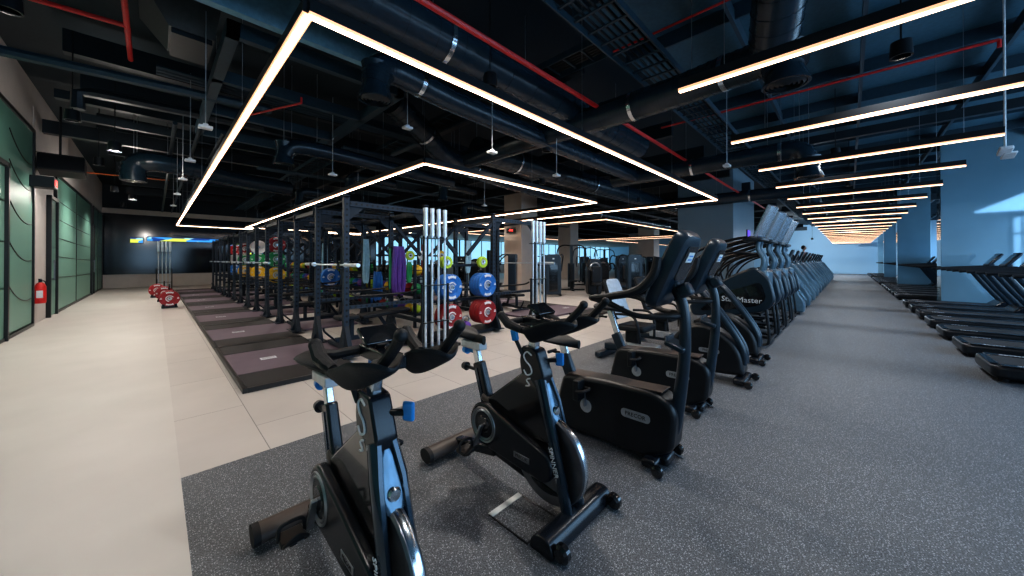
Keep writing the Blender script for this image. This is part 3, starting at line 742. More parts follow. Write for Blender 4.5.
    # seat
    MB().beam((0,.37,.42),(0,.455,.60),.06,.10).build('post_sleeve','shell',t,bevel=.015)
    MB().beam((0,.375,.44),(0,.465,.68),.035,.06).build('seat_post','chrome',t,bevel=.006)
    sd=MB();rings=[]
    for i in range(13):
        f=i/12; y=.60-f*.30; w=(.12*math.cos(min(1,f*1.15)*PI/2)**.7 if f<.86 else 0)+.028
        if f<.05: w*=.8
        if f>.95: w*=.7
        rings.append([(w*math.cos(2*PI*k/14),y,.715+.008*math.cos(f*PI)+(.03 if math.sin(2*PI*k/14)>0 else .04)*math.sin(2*PI*k/14)) for k in range(14)])
    sd.loft(rings).build('saddle','foam',t)
    MB().cyl((0,.5,.6),(.0,.58,.6),.012).cyl((-.05,.58,.6),(.05,.58,.6),.014).build('seat_lever','black',t)
    return t
up=Rep(mk_upright)
up((2.44,1.30,0),'black upright bike nearest the spin bikes, white label on console back',group='upright bikes')
up((3.52,1.385,0),'black upright bike standing behind the nearest upright bike',group='upright bikes')

# ------------------------------------------------------------------ recumbent bike
def mk_recumbent():
    t=thing('recumbent_bike','x','exercise bike')
    b=MB().prism(rpoly([(-.74,.10,.06),(-.1,.06,.05),(.05,.12,.05),(.05,.42,.1),(-.15,.62,.15),(-.42,.64,.2),(-.70,.40,.15)],.06,6),-.13,.13,'x').build('body_shroud','black',t,bevel=.04,seg=3)
    for x in (-1,1):
        pl=MB().prism(rpoly([(-.5,.31),(-.28,.31),(-.28,.36),(-.5,.36)],.025),x*.132,x*.136,'x').build('name_plate','alu',b)
        text('PRECOR',.036,(x*.137,-.39,.335),axes((0,x,0),(0,0,1)),pl,'black')
        MB().lathe([(.001,0),(.06,0),(.065,-.01),(.001,-.014)],(x*.13,-.12,.36),(-x,0,0),n=20).build('crank_disc','alu',t)
        c=Vector((x*.15,-.12,.36)); e=c+Vector((0,-.1*x,.12*x))
        MB().beam(c,e,.02,.035,up=(1,0,0)).build('crank','steel',t,bevel=.004)
        MB().box(e+Vector((x*.07,0,0)),(.11,.035,.1)).build('pedal','black',t,bevel=.006)
        MB().rtube([(x*.05,-.72,.22),(x*.055,-.70,.42),(x*.055,-.5,.74),(x*.055,-.3,1.0),(x*.04,-.12,1.16)],[.035,.035,.035,.032,.028],12).build('mast','shell',t)
    f=MB().beam((-.20,-.70,.05),(.20,-.70,.05),.12,.07).build('front_foot','satin',t,bevel=.02)
    for x in (-1,1): MB().lathe([(.001,-.02),(.03,-.02),(.04,-.01),(.04,.01),(.03,.02),(.001,.02)],(x*.2,-.79,.04),(1,0,0)).build('transport_wheel','gloss',f)
    MB().beam((0,0,.14),(0,1.02,.14),.12,.09).beam((-.27,1.0,.05),(.27,1.0,.05),.1,.07).build('rear_frame','shell',t,bevel=.015)
    MB().box((0,.5,.2),(.2,.5,.1)).build('seat_rail','alu',t,bevel=.01)
    MB().box((0,-.06,1.22),(.34,.06,.26),Matrix.Rotation(.4,3,'X')).build('console','shell',t,bevel=.02)
    sc_=MB().box((0,.55,.47),(.42,.38,.09)).beam((0,.6,.2),(0,.6,.44),.12,.2).build('seat','foam',t,bevel=.03)
    rot=Matrix.Rotation(math.radians(-20),3,'X')
    MB().box((0,.86,.84),(.42,.07,.58),rot).build('backrest','foam',t,bevel=.03)
    fr=MB(); pr=rpoly([(-.21,-.29),(.21,-.29),(.19,.29),(-.19,.29)],.08)
    fr.loft([[Vector((0,.825,.85))+rot@Vector((x,0,z)) for x,z in pr],[Vector((0,.822,.85))+rot@Vector((x*.9,-.012,z*.93)) for x,z in pr]]).build('backrest_mesh','seatwhite',t)
    for x in (-1,1): MB().rtube([(x*.24,.4,.3),(x*.27,.42,.55),(x*.27,.5,.66),(x*.26,.72,.66)],.018).build('side_grip','foam',t)
    return t
for c in [c for c in bpy.data.objects if c.parent and c.parent.name=='upright_bike.001' and c.name.split('.')[0] in ('saddle','seat_post','seat_lever')]:
    c.location=(0,.06,.165)
rec=Rep(mk_recumbent)
rec((4.68,1.58,0),'recumbent bike with pale backrest between the upright bikes and stair climbers',group='recumbent bikes')
rb=rec((5.78,1.62,0),'second recumbent bike, beside the first stair climber',group='recumbent bikes')

for c in [c for c in bpy.data.objects if c.parent==rb and c.name.startswith('backrest_mesh')]: bpy.data.objects.remove(c)

# ------------------------------------------------------------------ stair climber
def mk_stair():
    t=thing('stair_climber','x','stair machine')
    prof=rpoly([(-.33,1.30,.08),(-.54,1.10,.12),(-.62,.72,.12),(-.46,.56,.1),(.15,.42,.1),(.62,.40,.08),(.66,.58,.06),(.1,1.08,.15)],.08,6)
    for x in (-1,1):
        b=MB().prism(prof,x*.25,x*.40,'x').build('side_shroud','shell',t,bevel=.03,seg=3)
        rc=rpoly([(-.42,1.05),(-.50,.78),(-.40,.66),(.1,.54),(.5,.50),(.1,.86),(-.1,.92)],.08,5)
        MB().prism(rc,x*.399,x*.404,'x').build('side_recess','gloss',b)
        text('StairMaster',.125,(x*.406,-.15,.735),axes((0,x,-.16*x if x<0 else .0),(0,0,1)) if x>0 else axes((0,-1,.0),(0,0,1)),b,'mark')
        # lower frame tubes
        MB().rtube([(x*.33,-.46,.75),(x*.34,-.50,.45),(x*.35,-.52,.12),(x*.35,-.46,.03),(x*.35,-.2,.03),(x*.35,.75,.03)],.022,8).build('side_frame','black',t)
        # handrails
        MB().rtube([(x*.22,-.40,1.72),(x*.30,-.2,1.78),(x*.35,.3,1.66),(x*.36,.75,1.42),(x*.36,.9,1.1),(x*.34,.72,.62)],.024,8).build('handrail','black',t)
        MB().rtube([(x*.28,-.34,1.5),(x*.34,.0,1.52),(x*.36,.45,1.34),(x*.36,.7,1.0),(x*.34,.6,.62)],.02,8).build('handrail','black',t)
    MB().span(-.25,.25,-.5,-.1,.62,1.22).build('front_cover','greyshell',t,bevel=.04)
    rg=MB()
    for k in range(6): rg.box((0,-.52+.03*k,.1+.1*k),(.68,.03,.03))
    rg.build('front_rung','black',t,bevel=.006)
    for k in range(4): MB().box((0,.0+.17*k,.86-.2*k),(.48,.24,.04)).box((0,.115+.17*k,.78-.2*k),(.48,.015,.17)).build('step','rubber',t,bevel=.005)
    for x in (-1,1): MB().rtube([(x*.13,-.38,1.2),(x*.14,-.42,1.4),(x*.13,-.34,1.6),(x*.12,-.38,1.8)],.033,10).build('mast','greyshell',t)
    # tray
    MB().prism(rpoly([(-.3,-.45),(.3,-.45),(.36,-.15),(-.36,-.15)],.06),1.72,1.77,'z').build('tray','black',t,bevel=.01)
    # console: half-cylinder shell
    rot=Matrix.Rotation(math.radians(22),3,'X'); o=Vector((0,-.38,2.06)); rings=[]
    for z in (-.29,-.27,0,.27,.29):
        s_=.88 if abs(z)>.28 else 1
        rings.append([o+rot@Vector((.145*s_*math.cos(PI+PI*i/12),.14*s_*math.sin(PI+PI*i/12),z)) for i in range(13)])
    c=MB().loft(rings).build('console','pod',t)
    MB().box(o+rot@Vector((0,.006,0)),(.27,.012,.5),rot).build('screen','gloss',c)
    return t
sta=Rep(mk_stair)
for k in range(4):
    o=sta((7.22+1.05*k,1.45,0),['first stair climber, its white side lettering in view','second stair climber in the row of four','third stair climber in the row of four','fourth stair climber, farthest of its row, before the cross trainers'][k],group='stair climbers in a row')
t=thing('tablet','small tablet with purple screen on the nearest stair climber tray','tablet',(7.0,1.22,1.775))
MB().box((-.05,0,.07),(.2,.02,.13)).build('tablet_case','black',t,bevel=.005); MB().box((-.05,-.012,.07),(.17,.004,.1)).build('tablet_screen','screenpurple',t)

# ------------------------------------------------------------------ cross trainer
def mk_cross():
    t=thing('cross_trainer','x','cross trainer')
    MB().prism(rpoly([(-.62,.06,.05),(-.15,.05,.05),(-.05,.35,.1),(.16,1.10,.1),(.10,1.30,.08),(-.06,1.28,.08),(-.45,.66,.15),(-.64,.3,.1)],.06,5),-.17,.17,'x').build('front_shroud','greyshell',t,bevel=.04,seg=3)
    MB().beam((0,-.655,.36),(0,-.475,.66),.2,.02,up=(0,-1,.6)).beam((0,-.445,.69),(0,-.10,1.235),.22,.02,up=(0,-1,.6)).build('front_lit_strip','frontlit',t,bevel=.005)  # added paler strips paint the light on the sloping front
    MB().span(-.2,.2,-.1,1.0,.05,.18).build('base_frame','black',t,bevel=.02)
    MB().beam((-.28,-.5,.04),(.28,-.5,.04),.1,.06).beam((-.28,.95,.04),(.28,.95,.04),.1,.06).build('foot','black',t,bevel=.02)
    for x in (-1,1):
        MB().rtube([(x*.24,.0,.45),(x*.25,.02,.9),(x*.26,.14,1.3),(x*.25,.12,1.62)],[.024,.024,.026,.022],8).build('moving_handle','black',t)
        MB().beam((x*.2,.0,.42),(x*.2,.85,.26),.05,.06).box((x*.2,.5,.37),(.13,.36,.04)).build('pedal_arm','black',t,bevel=.01)
    rot=Matrix.Rotation(math.radians(24),3,'X')
    c=MB().box((0,.02,1.56),(.40,.07,.42),rot).box((0,.04,1.28),(.1,.08,.2)).build('console','shell',t,bevel=.025)
    MB().box(Vector((0,.02,1.56))+rot@Vector((0,.037,0)),(.33,.004,.33),rot).build('screen','gloss',c)
    return t
cro=Rep(mk_cross)
for k in range(13):
    cro((11.7+1.85*k,1.45,0),['first cross trainer beyond the stair climbers','second cross trainer beyond the stair climbers'][k] if k<2 else ('last cross trainer of the row near the end wall' if k==12 else '%s cross trainer counted from the stair climbers'%ORD[k]),group='cross trainers in a row')

# ------------------------------------------------------------------ treadmill
def mk_tread():
    t=thing('treadmill','x','treadmill')
    dk=MB().prism(rpoly([(-.42,1.0,.10),(-.42,-1.05,.15),(.42,-1.05,.15),(.42,1.0,.10)],.1,5),.05,.185,'z').build('deck','black',t,bevel=.03,seg=3)
    MB().span(-.27,.27,-.9,.96,.186,.195).build('belt','rubber',dk)
    MB().span(-.40,-.29,-.95,.93,.187,.2).span(.29,.40,-.95,.93,.187,.2).build('side_rail','satin',dk,bevel=.004)
    MB().prism(rpoly([(-.29,.99),(-.29,.93),(.29,.93),(.29,.99)],.02),.187,.2,'z').build('rear_cover','satin',dk)
    text('PRECOR',.05,(-.345,.72,.2015),axes((0,1,0),(-1,0,0)),dk,'mark'); text('PRECOR',.05,(.345,.72,.2015),axes((0,1,0),(-1,0,0)),dk,'mark')
    MB().prism(rpoly([(-1.08,.05,.04),(-.55,.05,.03),(-.55,.2,.04),(-.72,.36,.1),(-1.0,.36,.1)],.05),-.41,.41,'x').build('motor_cover','satin',t,bevel=.03)
    for x in (-1,1):
        for yy in (-.9,.9): MB().cyl((x*.3,yy,0),(x*.3,yy,.06),.04).build('rubber_foot','rubber',t)
        MB().tube([(x*.40,-.85,.2),(x*.40,-.55,.68),(x*.38,-.28,1.16)],.042,8,flat=1.5,up=(0,1,0)).build('upright','shell',t)
        MB().rtube([(x*.36,-.62,1.22),(x*.37,-.35,1.21),(x*.37,.2,1.17),(x*.37,.42,1.15)],.032,8).build('handrail','foam',t)
    MB().rtube([(-.36,-.50,1.18),(-.2,-.38,1.18),(.2,-.38,1.18),(.36,-.50,1.18)],.03,8).span(-.36,.36,-.66,-.4,1.13,1.2).build('crossbar','black',t,bevel=.01)
    rot=Matrix.Rotation(math.radians(35),3,'X'); o=Vector((0,-.60,1.40))
    c=MB().box(o,(.5,.06,.40),rot).box((0,-.57,1.24),(.2,.1,.12)).build('console','shell',t,bevel=.025)
    MB().box(o+rot@Vector((0,.033,.0)),(.4,.004,.3),rot).build('screen','gloss',c)
    return t
tre=Rep(mk_tread); n=0
for k in range(28):
    x=7.13+1.43*k
    if any(abs(x-(c+.35))<.8 for c in (17.05,)): continue
    if any(abs(x-(c+.35))<.8 for c in (26.3,37.0,46.5)): continue
    if x>46: break
    tre((x,-2.17,0),'%s black treadmill along the window side, counted from the near end'%('nearest' if n==0 else ORD[n]) if n<25 else 'last black treadmill by the end wall',group='treadmills along the window side'); n+=1

# ------------------------------------------------------------------ person far away (working out on a cross trainer)
def person(loc,rz,label):
    t=thing('person',label,'person',loc,rz)
    V=[(0,0,.95),(0,.02,1.2),(0,.03,1.42),(0,.02,1.52),(0,.0,1.62),(.17,.03,1.42),(.22,-.08,1.2),(.2,-.33,1.22),(-.17,.03,1.42),(-.22,-.08,1.2),(-.2,-.33,1.25),(.1,.0,.92),(.1,-.12,.5),(.1,.05,.1),(.1,-.1,.04),(-.1,0,.92),(-.1,-.05,.5),(-.1,.08,.1),(-.1,-.08,.04)]
    E=[(0,1),(1,2),(2,3),(3,4),(2,5),(5,6),(6,7),(2,8),(8,9),(9,10),(0,11),(11,12),(12,13),(13,14),(0,15),(15,16),(16,17),(17,18)]
    rad=[.15,.13,.14,.055,.095,.06,.045,.03,.06,.045,.03,.09,.06,.045,.035,.09,.06,.045,.035]
    me=bpy.data.meshes.new('body'); me.from_pydata(V,E,[]); o=bpy.data.objects.new('body',me); COL.objects.link(o); o.parent=t
    sk=o.modifiers.new('s','SKIN')
    for i,r_ in enumerate(rad): me.skin_vertices[0].data[i].radius=(r_,r_*.8)
    me.skin_vertices[0].data[0].use_root=True
    o.modifiers.new('u','SUBSURF').levels=1; me.materials.append(M['skin'])
    MB().ball((0,-.01,1.70),.1,(.85,1,1.15)).build('head','skin',t); MB().ball((0,.02,1.73),.105,(.92,1,1.1)).build('hair','hair',t)
    MB().loft([[(w*math.cos(2*PI*k/14),d*math.sin(2*PI*k/14)+.02,z) for k in range(14)] for (w,d,z) in ((.175,.13,.95),(.165,.12,1.1),(.19,.135,1.3),(.2,.12,1.42),(.08,.08,1.5))]).build('shirt','pinkshirt',t)
    return t
person((24.65,1.78,.35),0,'person in a pinkish top exercising in the far cross trainer row')

# ------------------------------------------------------------------ racks and platforms
def mk_platform():
    t=thing('lifting_platform','x','platform')
    # origin at front-left corner centre; x outwards to rack, y along row
    for s_ in (-1,1): MB().span(0,1.15,s_*.62,s_*1.2,0,.045).build('rubber_mat','platform',t,bevel=.004)
    MB().span(0.0,2.4,-.60,.60,0,.043).build('centre_board','plum',t,bevel=.003)
    MB().span(-.04,0,-1.24,1.24,0,.05).span(0,1.15,-1.24,-1.2,0,.05).span(0,1.15,1.2,1.24,0,.05).build('edge_frame','frameblack',t,bevel=.004)
    lg=MB().box((.42,0,.0445),(.18,.12,.002)).build('logo_panel','mark',t)
    q=MB()
    for y in (-.035,-.012,.012,.035): q.box((.42,y,.0458),(.15,.006,.001))
    q.build('logo_print','plum',lg)
    return t
plat=Rep(mk_platform)
RX=1.9; PITCH=2.5
NR=7
for k in range(NR):
    plat((.68,5.78+PITCH*k,0),'%s lifting platform in the left row, black mats with plum centre'%('nearest' if k==0 else ORD[k]+' from the near end'),group='lifting platforms, left row')
for k in range(NR):
    plat((8.55,5.78+PITCH*k,0),'%s lifting platform on the far side of the racks'%('nearest' if k==0 else ORD[k]+' from the near end'),rz=PI,group='lifting platforms, far side')
HR=2.33
def mk_rack():
    t=thing('power_rack','x','rack')   # origin: middle; open side -x
    for x in (0,1.3):
        for y in (-.62,.62):
            u=MB().box((0,0,HR/2-.02),(.075,.075,HR-.04)).box((0,0,HR-.01),(.08,.08,.02)).build('upright','rackholes',t,loc=(x,y,0),bevel=.003)
            g=MB().box((x,y,.053),(.22,.44,.012))
            for s_ in (-1,1): g.prism([(y+s_*.02,.06),(y+s_*.21,.06),(y+s_*.20,.11),(y+s_*.03,.48)],x-.03,x+.03,'x')
            for s_ in (-1,1): g.prism([(x+s_*.03,.06),(x+s_*.09,.06),(x+s_*.03,.2)],y-.03,y+.03,'y')
            g.build('foot_bracket','rack',t)
    for y in (-.62,.62):
        MB().box((0,0,0),(.075,.075,1.22)).build('side_beam','rackholes',t,loc=(.65,y,HR-.12),rot=(0,PI/2,0))
        MB().box((0,0,0),(.05,.05,1.22)).build('side_beam','rackholes',t,loc=(.65,y,.72),rot=(0,PI/2,0))
        for (x,s_) in ((.04,1),(1.26,-1)): MB().prism([(x,HR-.16),(x+s_*.22,HR-.16),(x,HR-.36)],y-.012,y+.012,'y').build('gusset_plate','rack',t)
        MB().beam((1.34,y,2.12),(1.95,y,1.50),.05,.06).build('diagonal_brace','rack',t)
    for x in (0,1.3):
        MB().box((0,0,0),(.075,.075,1.165)).build('cross_beam','rackholes',t,loc=(x,0,HR-.12),rot=(PI/2,0,0)) if x else MB().cyl((x,-.6,HR-.08),(x,.6,HR-.08),.017).build('pull_up_bar','rack',t)
    MB().box((1.3,0,.35),(.06,1.165,.06)).build('cross_beam','rack',t)
    for y in (-.62,.62):
        MB().box((-.06,y,1.28),(.1,.05,.02)).box((-.105,y,1.31),(.02,.05,.08)).build('j_hook','rack',t,bevel=.003)
        MB().rtube([(.1,y*.84,.9),(.3,y*.84,.86),(1.0,y*.84,.86),(1.2,y*.84,.9)],.018,6).build('safety_strap','black',t)
    return t
rack=Rep(mk_rack)
for k in range(NR):
    rack((RX,5.78+PITCH*k,0),'%s dark steel power rack in the left rack row'%('nearest' if k==0 else ORD[k]+' from the near end'),group='power racks, left row')
RB=6.0
for k in range(NR):
    rack((RB,5.72+PITCH*k,0),'%s dark steel power rack in the right rack row'%('nearest' if k==0 else ORD[k]+' from the near end'),rz=PI,group='power racks, right row')
# linking beams between racks
def mk_link():
    t=thing('linking_beam','x','beam'); MB().box((0,0,0),(.07,1.18,.07)).build('beam_bar','rack',t,bevel=.003)
    g=MB()
    for s_ in (-1,1): g.box((.0,s_*.57,0),(.11,.02,.13))
    g.build('end_plate','rack',t); return t
link=Rep(mk_link)
for k in range(NR-1):
    for j,(x,z) in enumerate(((RX,HR-.12),(RX+1.3,HR-.12),(RX+1.3,.72))):
        link((x,5.78+PITCH*k+PITCH/2,z),'%s joining beam at the %s of the left racks, gap %s from the near end'%(['front top','back top','low back'][j],['front','back','back'][j],['one','two','three','four','five','six'][k]),group='joining beams of the left racks')
# barbell
def mk_bar():
    t=thing('barbell','x','barbell')  # along y
    MB().cyl((0,-.66,0),(0,.66,0),.014,n=10).build('shaft','barsteel',t)
    for s_ in (-1,1): MB().cyl((0,s_*.66,0),(0,s_*.69,0),.032,n=14).cyl((0,s_*.69,0),(0,s_*1.1,0),.026,n=12).build('sleeve','barsteel',t)
    return t
bar=Rep(mk_bar)
for k in (0,2,3,4,5,6):
    bar((RX-.078,5.78+PITCH*k-.15,1.33),'%s silver barbell racked on the left rack row'%('nearest' if k==0 else ORD[k]+' from the near end'),group='racked barbells, left row')
for k in range(NR):
    bar((RB+.078,5.72+PITCH*k,1.33),'%s silver barbell racked on the right rack row'%('nearest' if k==0 else ORD[k]+' from the near end'),group='racked barbells, right row')
# vertical bar holders with bars
def mk_vbar():
    t=thing('barbell','x','barbell')
    MB().cyl((0,0,.42),(0,0,1.76),.019,n=10).build('shaft','barsteel',t)
    MB().cyl((0,0,.03),(0,0,.42),.025,n=12).build('sleeve','barsteel',t)
    MB().cyl((0,0,1.76),(0,0,1.8),.038,n=14).cyl((0,0,1.78),(0,0,2.2),.037,n=14).build('sleeve','barsteel',t)
    return t
vbar=Rep(mk_vbar)
POS={0:['front left','front second','front third','front right'],1:['back left','back second','back third','back right']}
for (hx,hy,w) in ((3.12,4.74,'beside the nearest left rack'),(5.66,4.72,'beside the nearest right rack'),(.28,21.6,'near the dark glass wall')):
    t=thing('bar_holder','black upright barbell stand %s'%w,'bar stand',(hx,hy,0))
    MB().box((0,0,.03),(.5,.34,.03)).box((-.28,0,.05),(.08,.5,.05)).box((.28,0,.05),(.08,.5,.05)).build('stand_base','black',t,bevel=.01)
    for zz in (.42,1.0,1.74): MB().box((0,0,zz),(.47,.12,.012)).build('guide_plate','black',t)
    MB().cyl((-.24,0,.03),(-.24,0,1.02),.02).cyl((.24,0,.03),(.24,0,1.02),.02).build('stand_post','black',t)
    for i in range(4):
        for j in (0,1):
            if j: continue
            vbar((hx-.18+.12*i,hy,.02 if False else .015),'%s silver upright barbell in the stand %s'%(POS[j][i],w),group='upright barbells in holders')
# plates
def mk_plate(m,r=.225,th=.07,marks=True):
    def f():
        t=thing('weight_plate','x','plate')   # axis y, face -y
        MB().lathe([(.03,-th/2),(.06,-th/2-.006),(r*.55,-th/2+.008),(r*.62,-th/2-.002),(r*.96,-th/2),(r,-th/2+.01),(r,th/2-.01),(r*.96,th/2),(.03,th/2)],(0,0,0),(0,1,0),n=28).build('disc',m,t)
        hub=MB().lathe([(.026,-th/2-.008),(.05,-th/2-.01),(.055,-th/2),(.026,th/2)],(0,0,0),(0,1,0),n=20).build('hub','alu',t)
        if marks:
            q=MB()
            y=-th/2-.004
            for a0 in (PI/2,-PI/2):
                for k in range(-3,4):
                    a=a0+k*.13; rr_=r*.80
                    q.box((rr_*math.cos(a),y,rr_*math.sin(a)),(.022,.004,.036+.010*(k%2)),Matrix.Rotation(-(a-a0),3,'Y'))
            for s_ in (-1,1): q.box((s_*r*.8,y,0),(.045,.004,.02)); q.box((s_*r*.8,y,.024),(.03,.004,.012))
            q.tube([(r*.36*math.cos(a),y-.002,r*.36*math.sin(a)) for a in [i*.45+.5 for i in range(10)]],.013,5)
            q.build('plate_print','white',t)
        return t
    return f
PL={k:Rep(mk_plate(m)) for k,m in (('blue','plateblue'),('red','red'),('yellow','plateyellow'),('green','plategreen'),('white','white'))}
SM={k:Rep(mk_plate(m,.11,.035,False)) for k,m in (('lime','lime'),('white','white'),('yellow','plateyellow'))}
def plate_stack(col,x,y,z,n,where,rep=None,step=.074):
    for i in range(n):
        w='front' if i==0 else ('%s behind the front'%ORD[i] if i<n-1 else 'hindmost')
        (rep or PL)[col]((x,y+i*step,z),'%s plate, %s one %s'%(col,w,where),group='%s plates %s'%(col,where))
# end storage frame between rack rows
t=thing('plate_storage_frame','black storage frame with pegs between the two rack rows','storage frame',(3.95,5.2,0))
MB().box((-.62,.05,.6),(.07,.07,1.2)).box((.78,.05,.8),(.07,.07,1.6)).box((.08,.05,.66),(1.4,.05,.05)).box((.08,.05,.05),(1.5,.5,.06)).box((.08,.05,1.3),(1.4,.05,.05)).build('frame_tubes','rack',t,bevel=.004)
g=MB()
for (x,z) in ((-.4,.93),(.42,.93),(-.4,.42),(.42,.42)): g.cyl((x,.05,z),(x,-.36,z),.022)
for (x,z) in ((-.4,1.36),(.42,1.36)): g.cyl((x,.05,z),(x,-.22,z),.015)
g.build('storage_peg','chrome',t)
plate_stack('blue',3.55,4.92,.93,3,'on the upper left storage peg'); plate_stack('blue',4.37,4.92,.93,4,'on the upper right storage peg')
plate_stack('red',3.55,4.92,.42,3,'on the lower left storage peg'); plate_stack('red',4.37,4.92,.42,4,'on the lower right storage peg')
plate_stack('lime',3.55,5.03,1.36,3,'on the small left peg above the blue plates',SM,.04); plate_stack('lime',4.37,5.03,1.36,2,'on the small right peg above the blue plates',SM,.04)
# plate trees in rack gaps
def mk_tree():
    t=thing('plate_tree','x','plate stand'); MB().box((0,0,1.0),(.06,.06,2.0)).box((0,0,.03),(.5,.5,.05)).build('tree_post','rack',t,bevel=.003)
    q=MB()
    for z in (.5,.97,1.42,1.84): q.cyl((0,0,z),(0,-.24,z),.018)
    q.build('tree_peg','chrome',t); return t
tree=Rep(mk_tree)
cs=[(None,None,None,None),(None,'blue',None,None),(None,'yellow','green','red'),(None,'yellow','green','white'),(None,'yellow','green','red'),(None,'blue','white','red')]
for k in range(6):
    if k==0: continue
    x=3.1 if k==1 else 2.45; y=5.78+PITCH*k+PITCH/2
    tree((x,y,0),'plate stand in the %s gap of the left rack row'%('nearest' if k==0 else ORD[k]),group='plate stands in the rack gaps')
    for z,c in zip((.5,.97,1.42,1.84),cs[k]):
        if not c: continue
        plate_stack(c,x,y-.12,z,2,'at %s level in %s gap of the left racks'%({.5:'ankle',.97:'waist',1.42:'chest',1.84:'head'}[z],'the nearest' if k==0 else 'the '+ORD[k]))
# bench
def mk_bench():
    t=thing('weight_bench','x','bench')  # along x
    rot=Matrix.Rotation(-.06,3,'Y')
    MB().box((.25,0,.45),(.85,.28,.07),rot).build('back_pad','foam',t,bevel=.02)
    MB().box((-.38,0,.44),(.32,.28,.07)).build('seat_pad','foam',t,bevel=.02)
    MB().beam((-.55,0,.1),(.6,0,.1),.06,.07).beam((-.3,0,.12),(-.3,0,.4),.06,.06).beam((.35,0,.12),(.15,0,.42),.05,.05).beam((-.55,-.24,.05),(-.55,.24,.05),.06,.06).beam((.6,-.2,.05),(.6,.2,.05),.06,.06).build('bench_frame','rack',t,bevel=.006)
    MB().cyl((.6,-.05,.06),(.6,.05,.06),.05).build('wheel','rubber',t)
    MB().rtube([(-.55,0,.1),(-.7,0,.25),(-.72,0,.32)],.016,6).build('carry_handle','rack',t)
    return t
bench=Rep(mk_bench)
for k in range(NR):
    bench((RX+.62,5.78+PITCH*k+.0,.043),'black flat bench inside the %s left power rack'%('nearest' if k==0 else ORD[k]),rz=.0,group='benches inside the left racks')
for k in range(3):
    bench((7.1,6.9+PITCH*k,0),'black bench beside the %s right power rack'%('nearest' if k==0 else ORD[k]),rz=1.2,group='benches beside the right racks')
# central shelves with balls and kettlebells
def mk_shelf():
    t=thing('storage_shelf','x','shelf')   # along y 2.0
    fr=MB()
    for y in (-.95,.95):
        for x in (-.2,.2): fr.box((x,y,.7),(.05,.05,1.4))
    fr.build('shelf_post','rack',t)
    for z in (.25,.65,1.05):
        MB().box((0,0,z),(.42,1.9,.025)).box((-.21,0,z+.03),(.015,1.9,.05)).build('shelf_board','rack',t)
    return t
shelf=Rep(mk_shelf)
def mk_ball(m):
    def f():
        t=thing('medicine_ball','x','ball'); MB().ball((0,0,.12),.12).build('ball_shell',m,t); MB().lathe([(.1195,-.008),(.122,0),(.1195,.008)],(0,0,.12),(0,0,1),n=24).build('ball_seam','black',t); return t
    return f
def mk_kb(m):
    def f():
        t=thing('kettlebell','x','kettlebell'); MB().ball((0,0,.095),.1,(1,1,.95)).build('bell',m,t)
        MB().rtube([(-.05,0,.17),(-.07,0,.24),(-.03,0,.275),(.03,0,.275),(.07,0,.24),(.05,0,.17)],.014,8).build('handle','steel',t); return t
    return f
BC={'lime':'lime','red':'red','blue':'plateblue','yellow':'plateyellow','black':'black','purple':'purple','green':'plategreen'}
BA={k:Rep(mk_ball(m)) for k,m in BC.items()}; KB={k:Rep(mk_kb(m)) for k,m in BC.items()}
cols=['lime','red','blue','yellow','black','green','purple']
for k in range(6):
    y=7.4+2.2*k; x=3.95
    w='nearest' if k==0 else ORD[k]
    shelf((x,y,0),'%s low storage shelf between the two rack rows'%w,group='storage shelves between the rack rows')
    for li,(z,lv) in enumerate(((.2625,'bottom'),(.6625,'middle'),(1.0625,'top'))):
        for j in range(6):
            c=cols[(j*3+k*2+li*5)%7] if R.random()<.8 else R.choice(cols)
            pos=['near-end','second','third','fourth','fifth','far-end'][j]
            rep=(KB if li==0 else BA)[c]; kind='kettlebell' if li==0 else 'medicine ball'
            rep((x-.06,y-.78+.31*j,z),'%s %s, %s on the %s tier of the %s shelf'%(c,kind,pos,lv,w),group='%ss on the %s shelf'%(kind,w))
for (x,y,c,l) in ((3.72,5.05,'blue','blue kettlebell on the base of the plate storage frame'),(3.98,5.05,'purple','purple kettlebell on the base of the plate storage frame')):
    KB[c]((x,y,.09),l)
# hanging bands / rolled mats
def band(label,x,y,z0,z1,w,m):
    t=MB()
    for s_ in (-1,0,1):
        t.rtube([(x+s_*w*.3,y,z1),(x+s_*w*.5,y-.02,(z0+z1)/2+.1),(x+s_*w*.45,y,z0+.1),(x+s_*w*.15,y,z0)],w*.28,8)
    tag(t.build('resistance_band',m),label,'band')
band('wide purple resistance band hanging from the first left rack',3.28,6.25,.74,1.66,.19,'purple')
band('green resistance band hanging beside the purple one',3.12,6.28,.85,1.62,.03,'plategreen')
band('green band hanging to the right of the purple one',3.52,6.28,.95,1.35,.08,'plategreen')
band('pink-red band hanging between the rack rows behind the plates',4.3,7.0,1.0,1.75,.1,'red')
band('pale blue band hanging in the second rack gap',3.2,7.55,.9,1.85,.1,'lightblue')
band('pale blue band hanging on the right rack row',5.1,6.4,1.1,1.85,.1,'lightblue')
band('pale blue band hanging farther down the left racks',3.2,10.2,1.0,1.85,.1,'lightblue')
band('blue band hanging low behind the nearest rack',3.3,7.2,.55,1.15,.14,'plateblue')
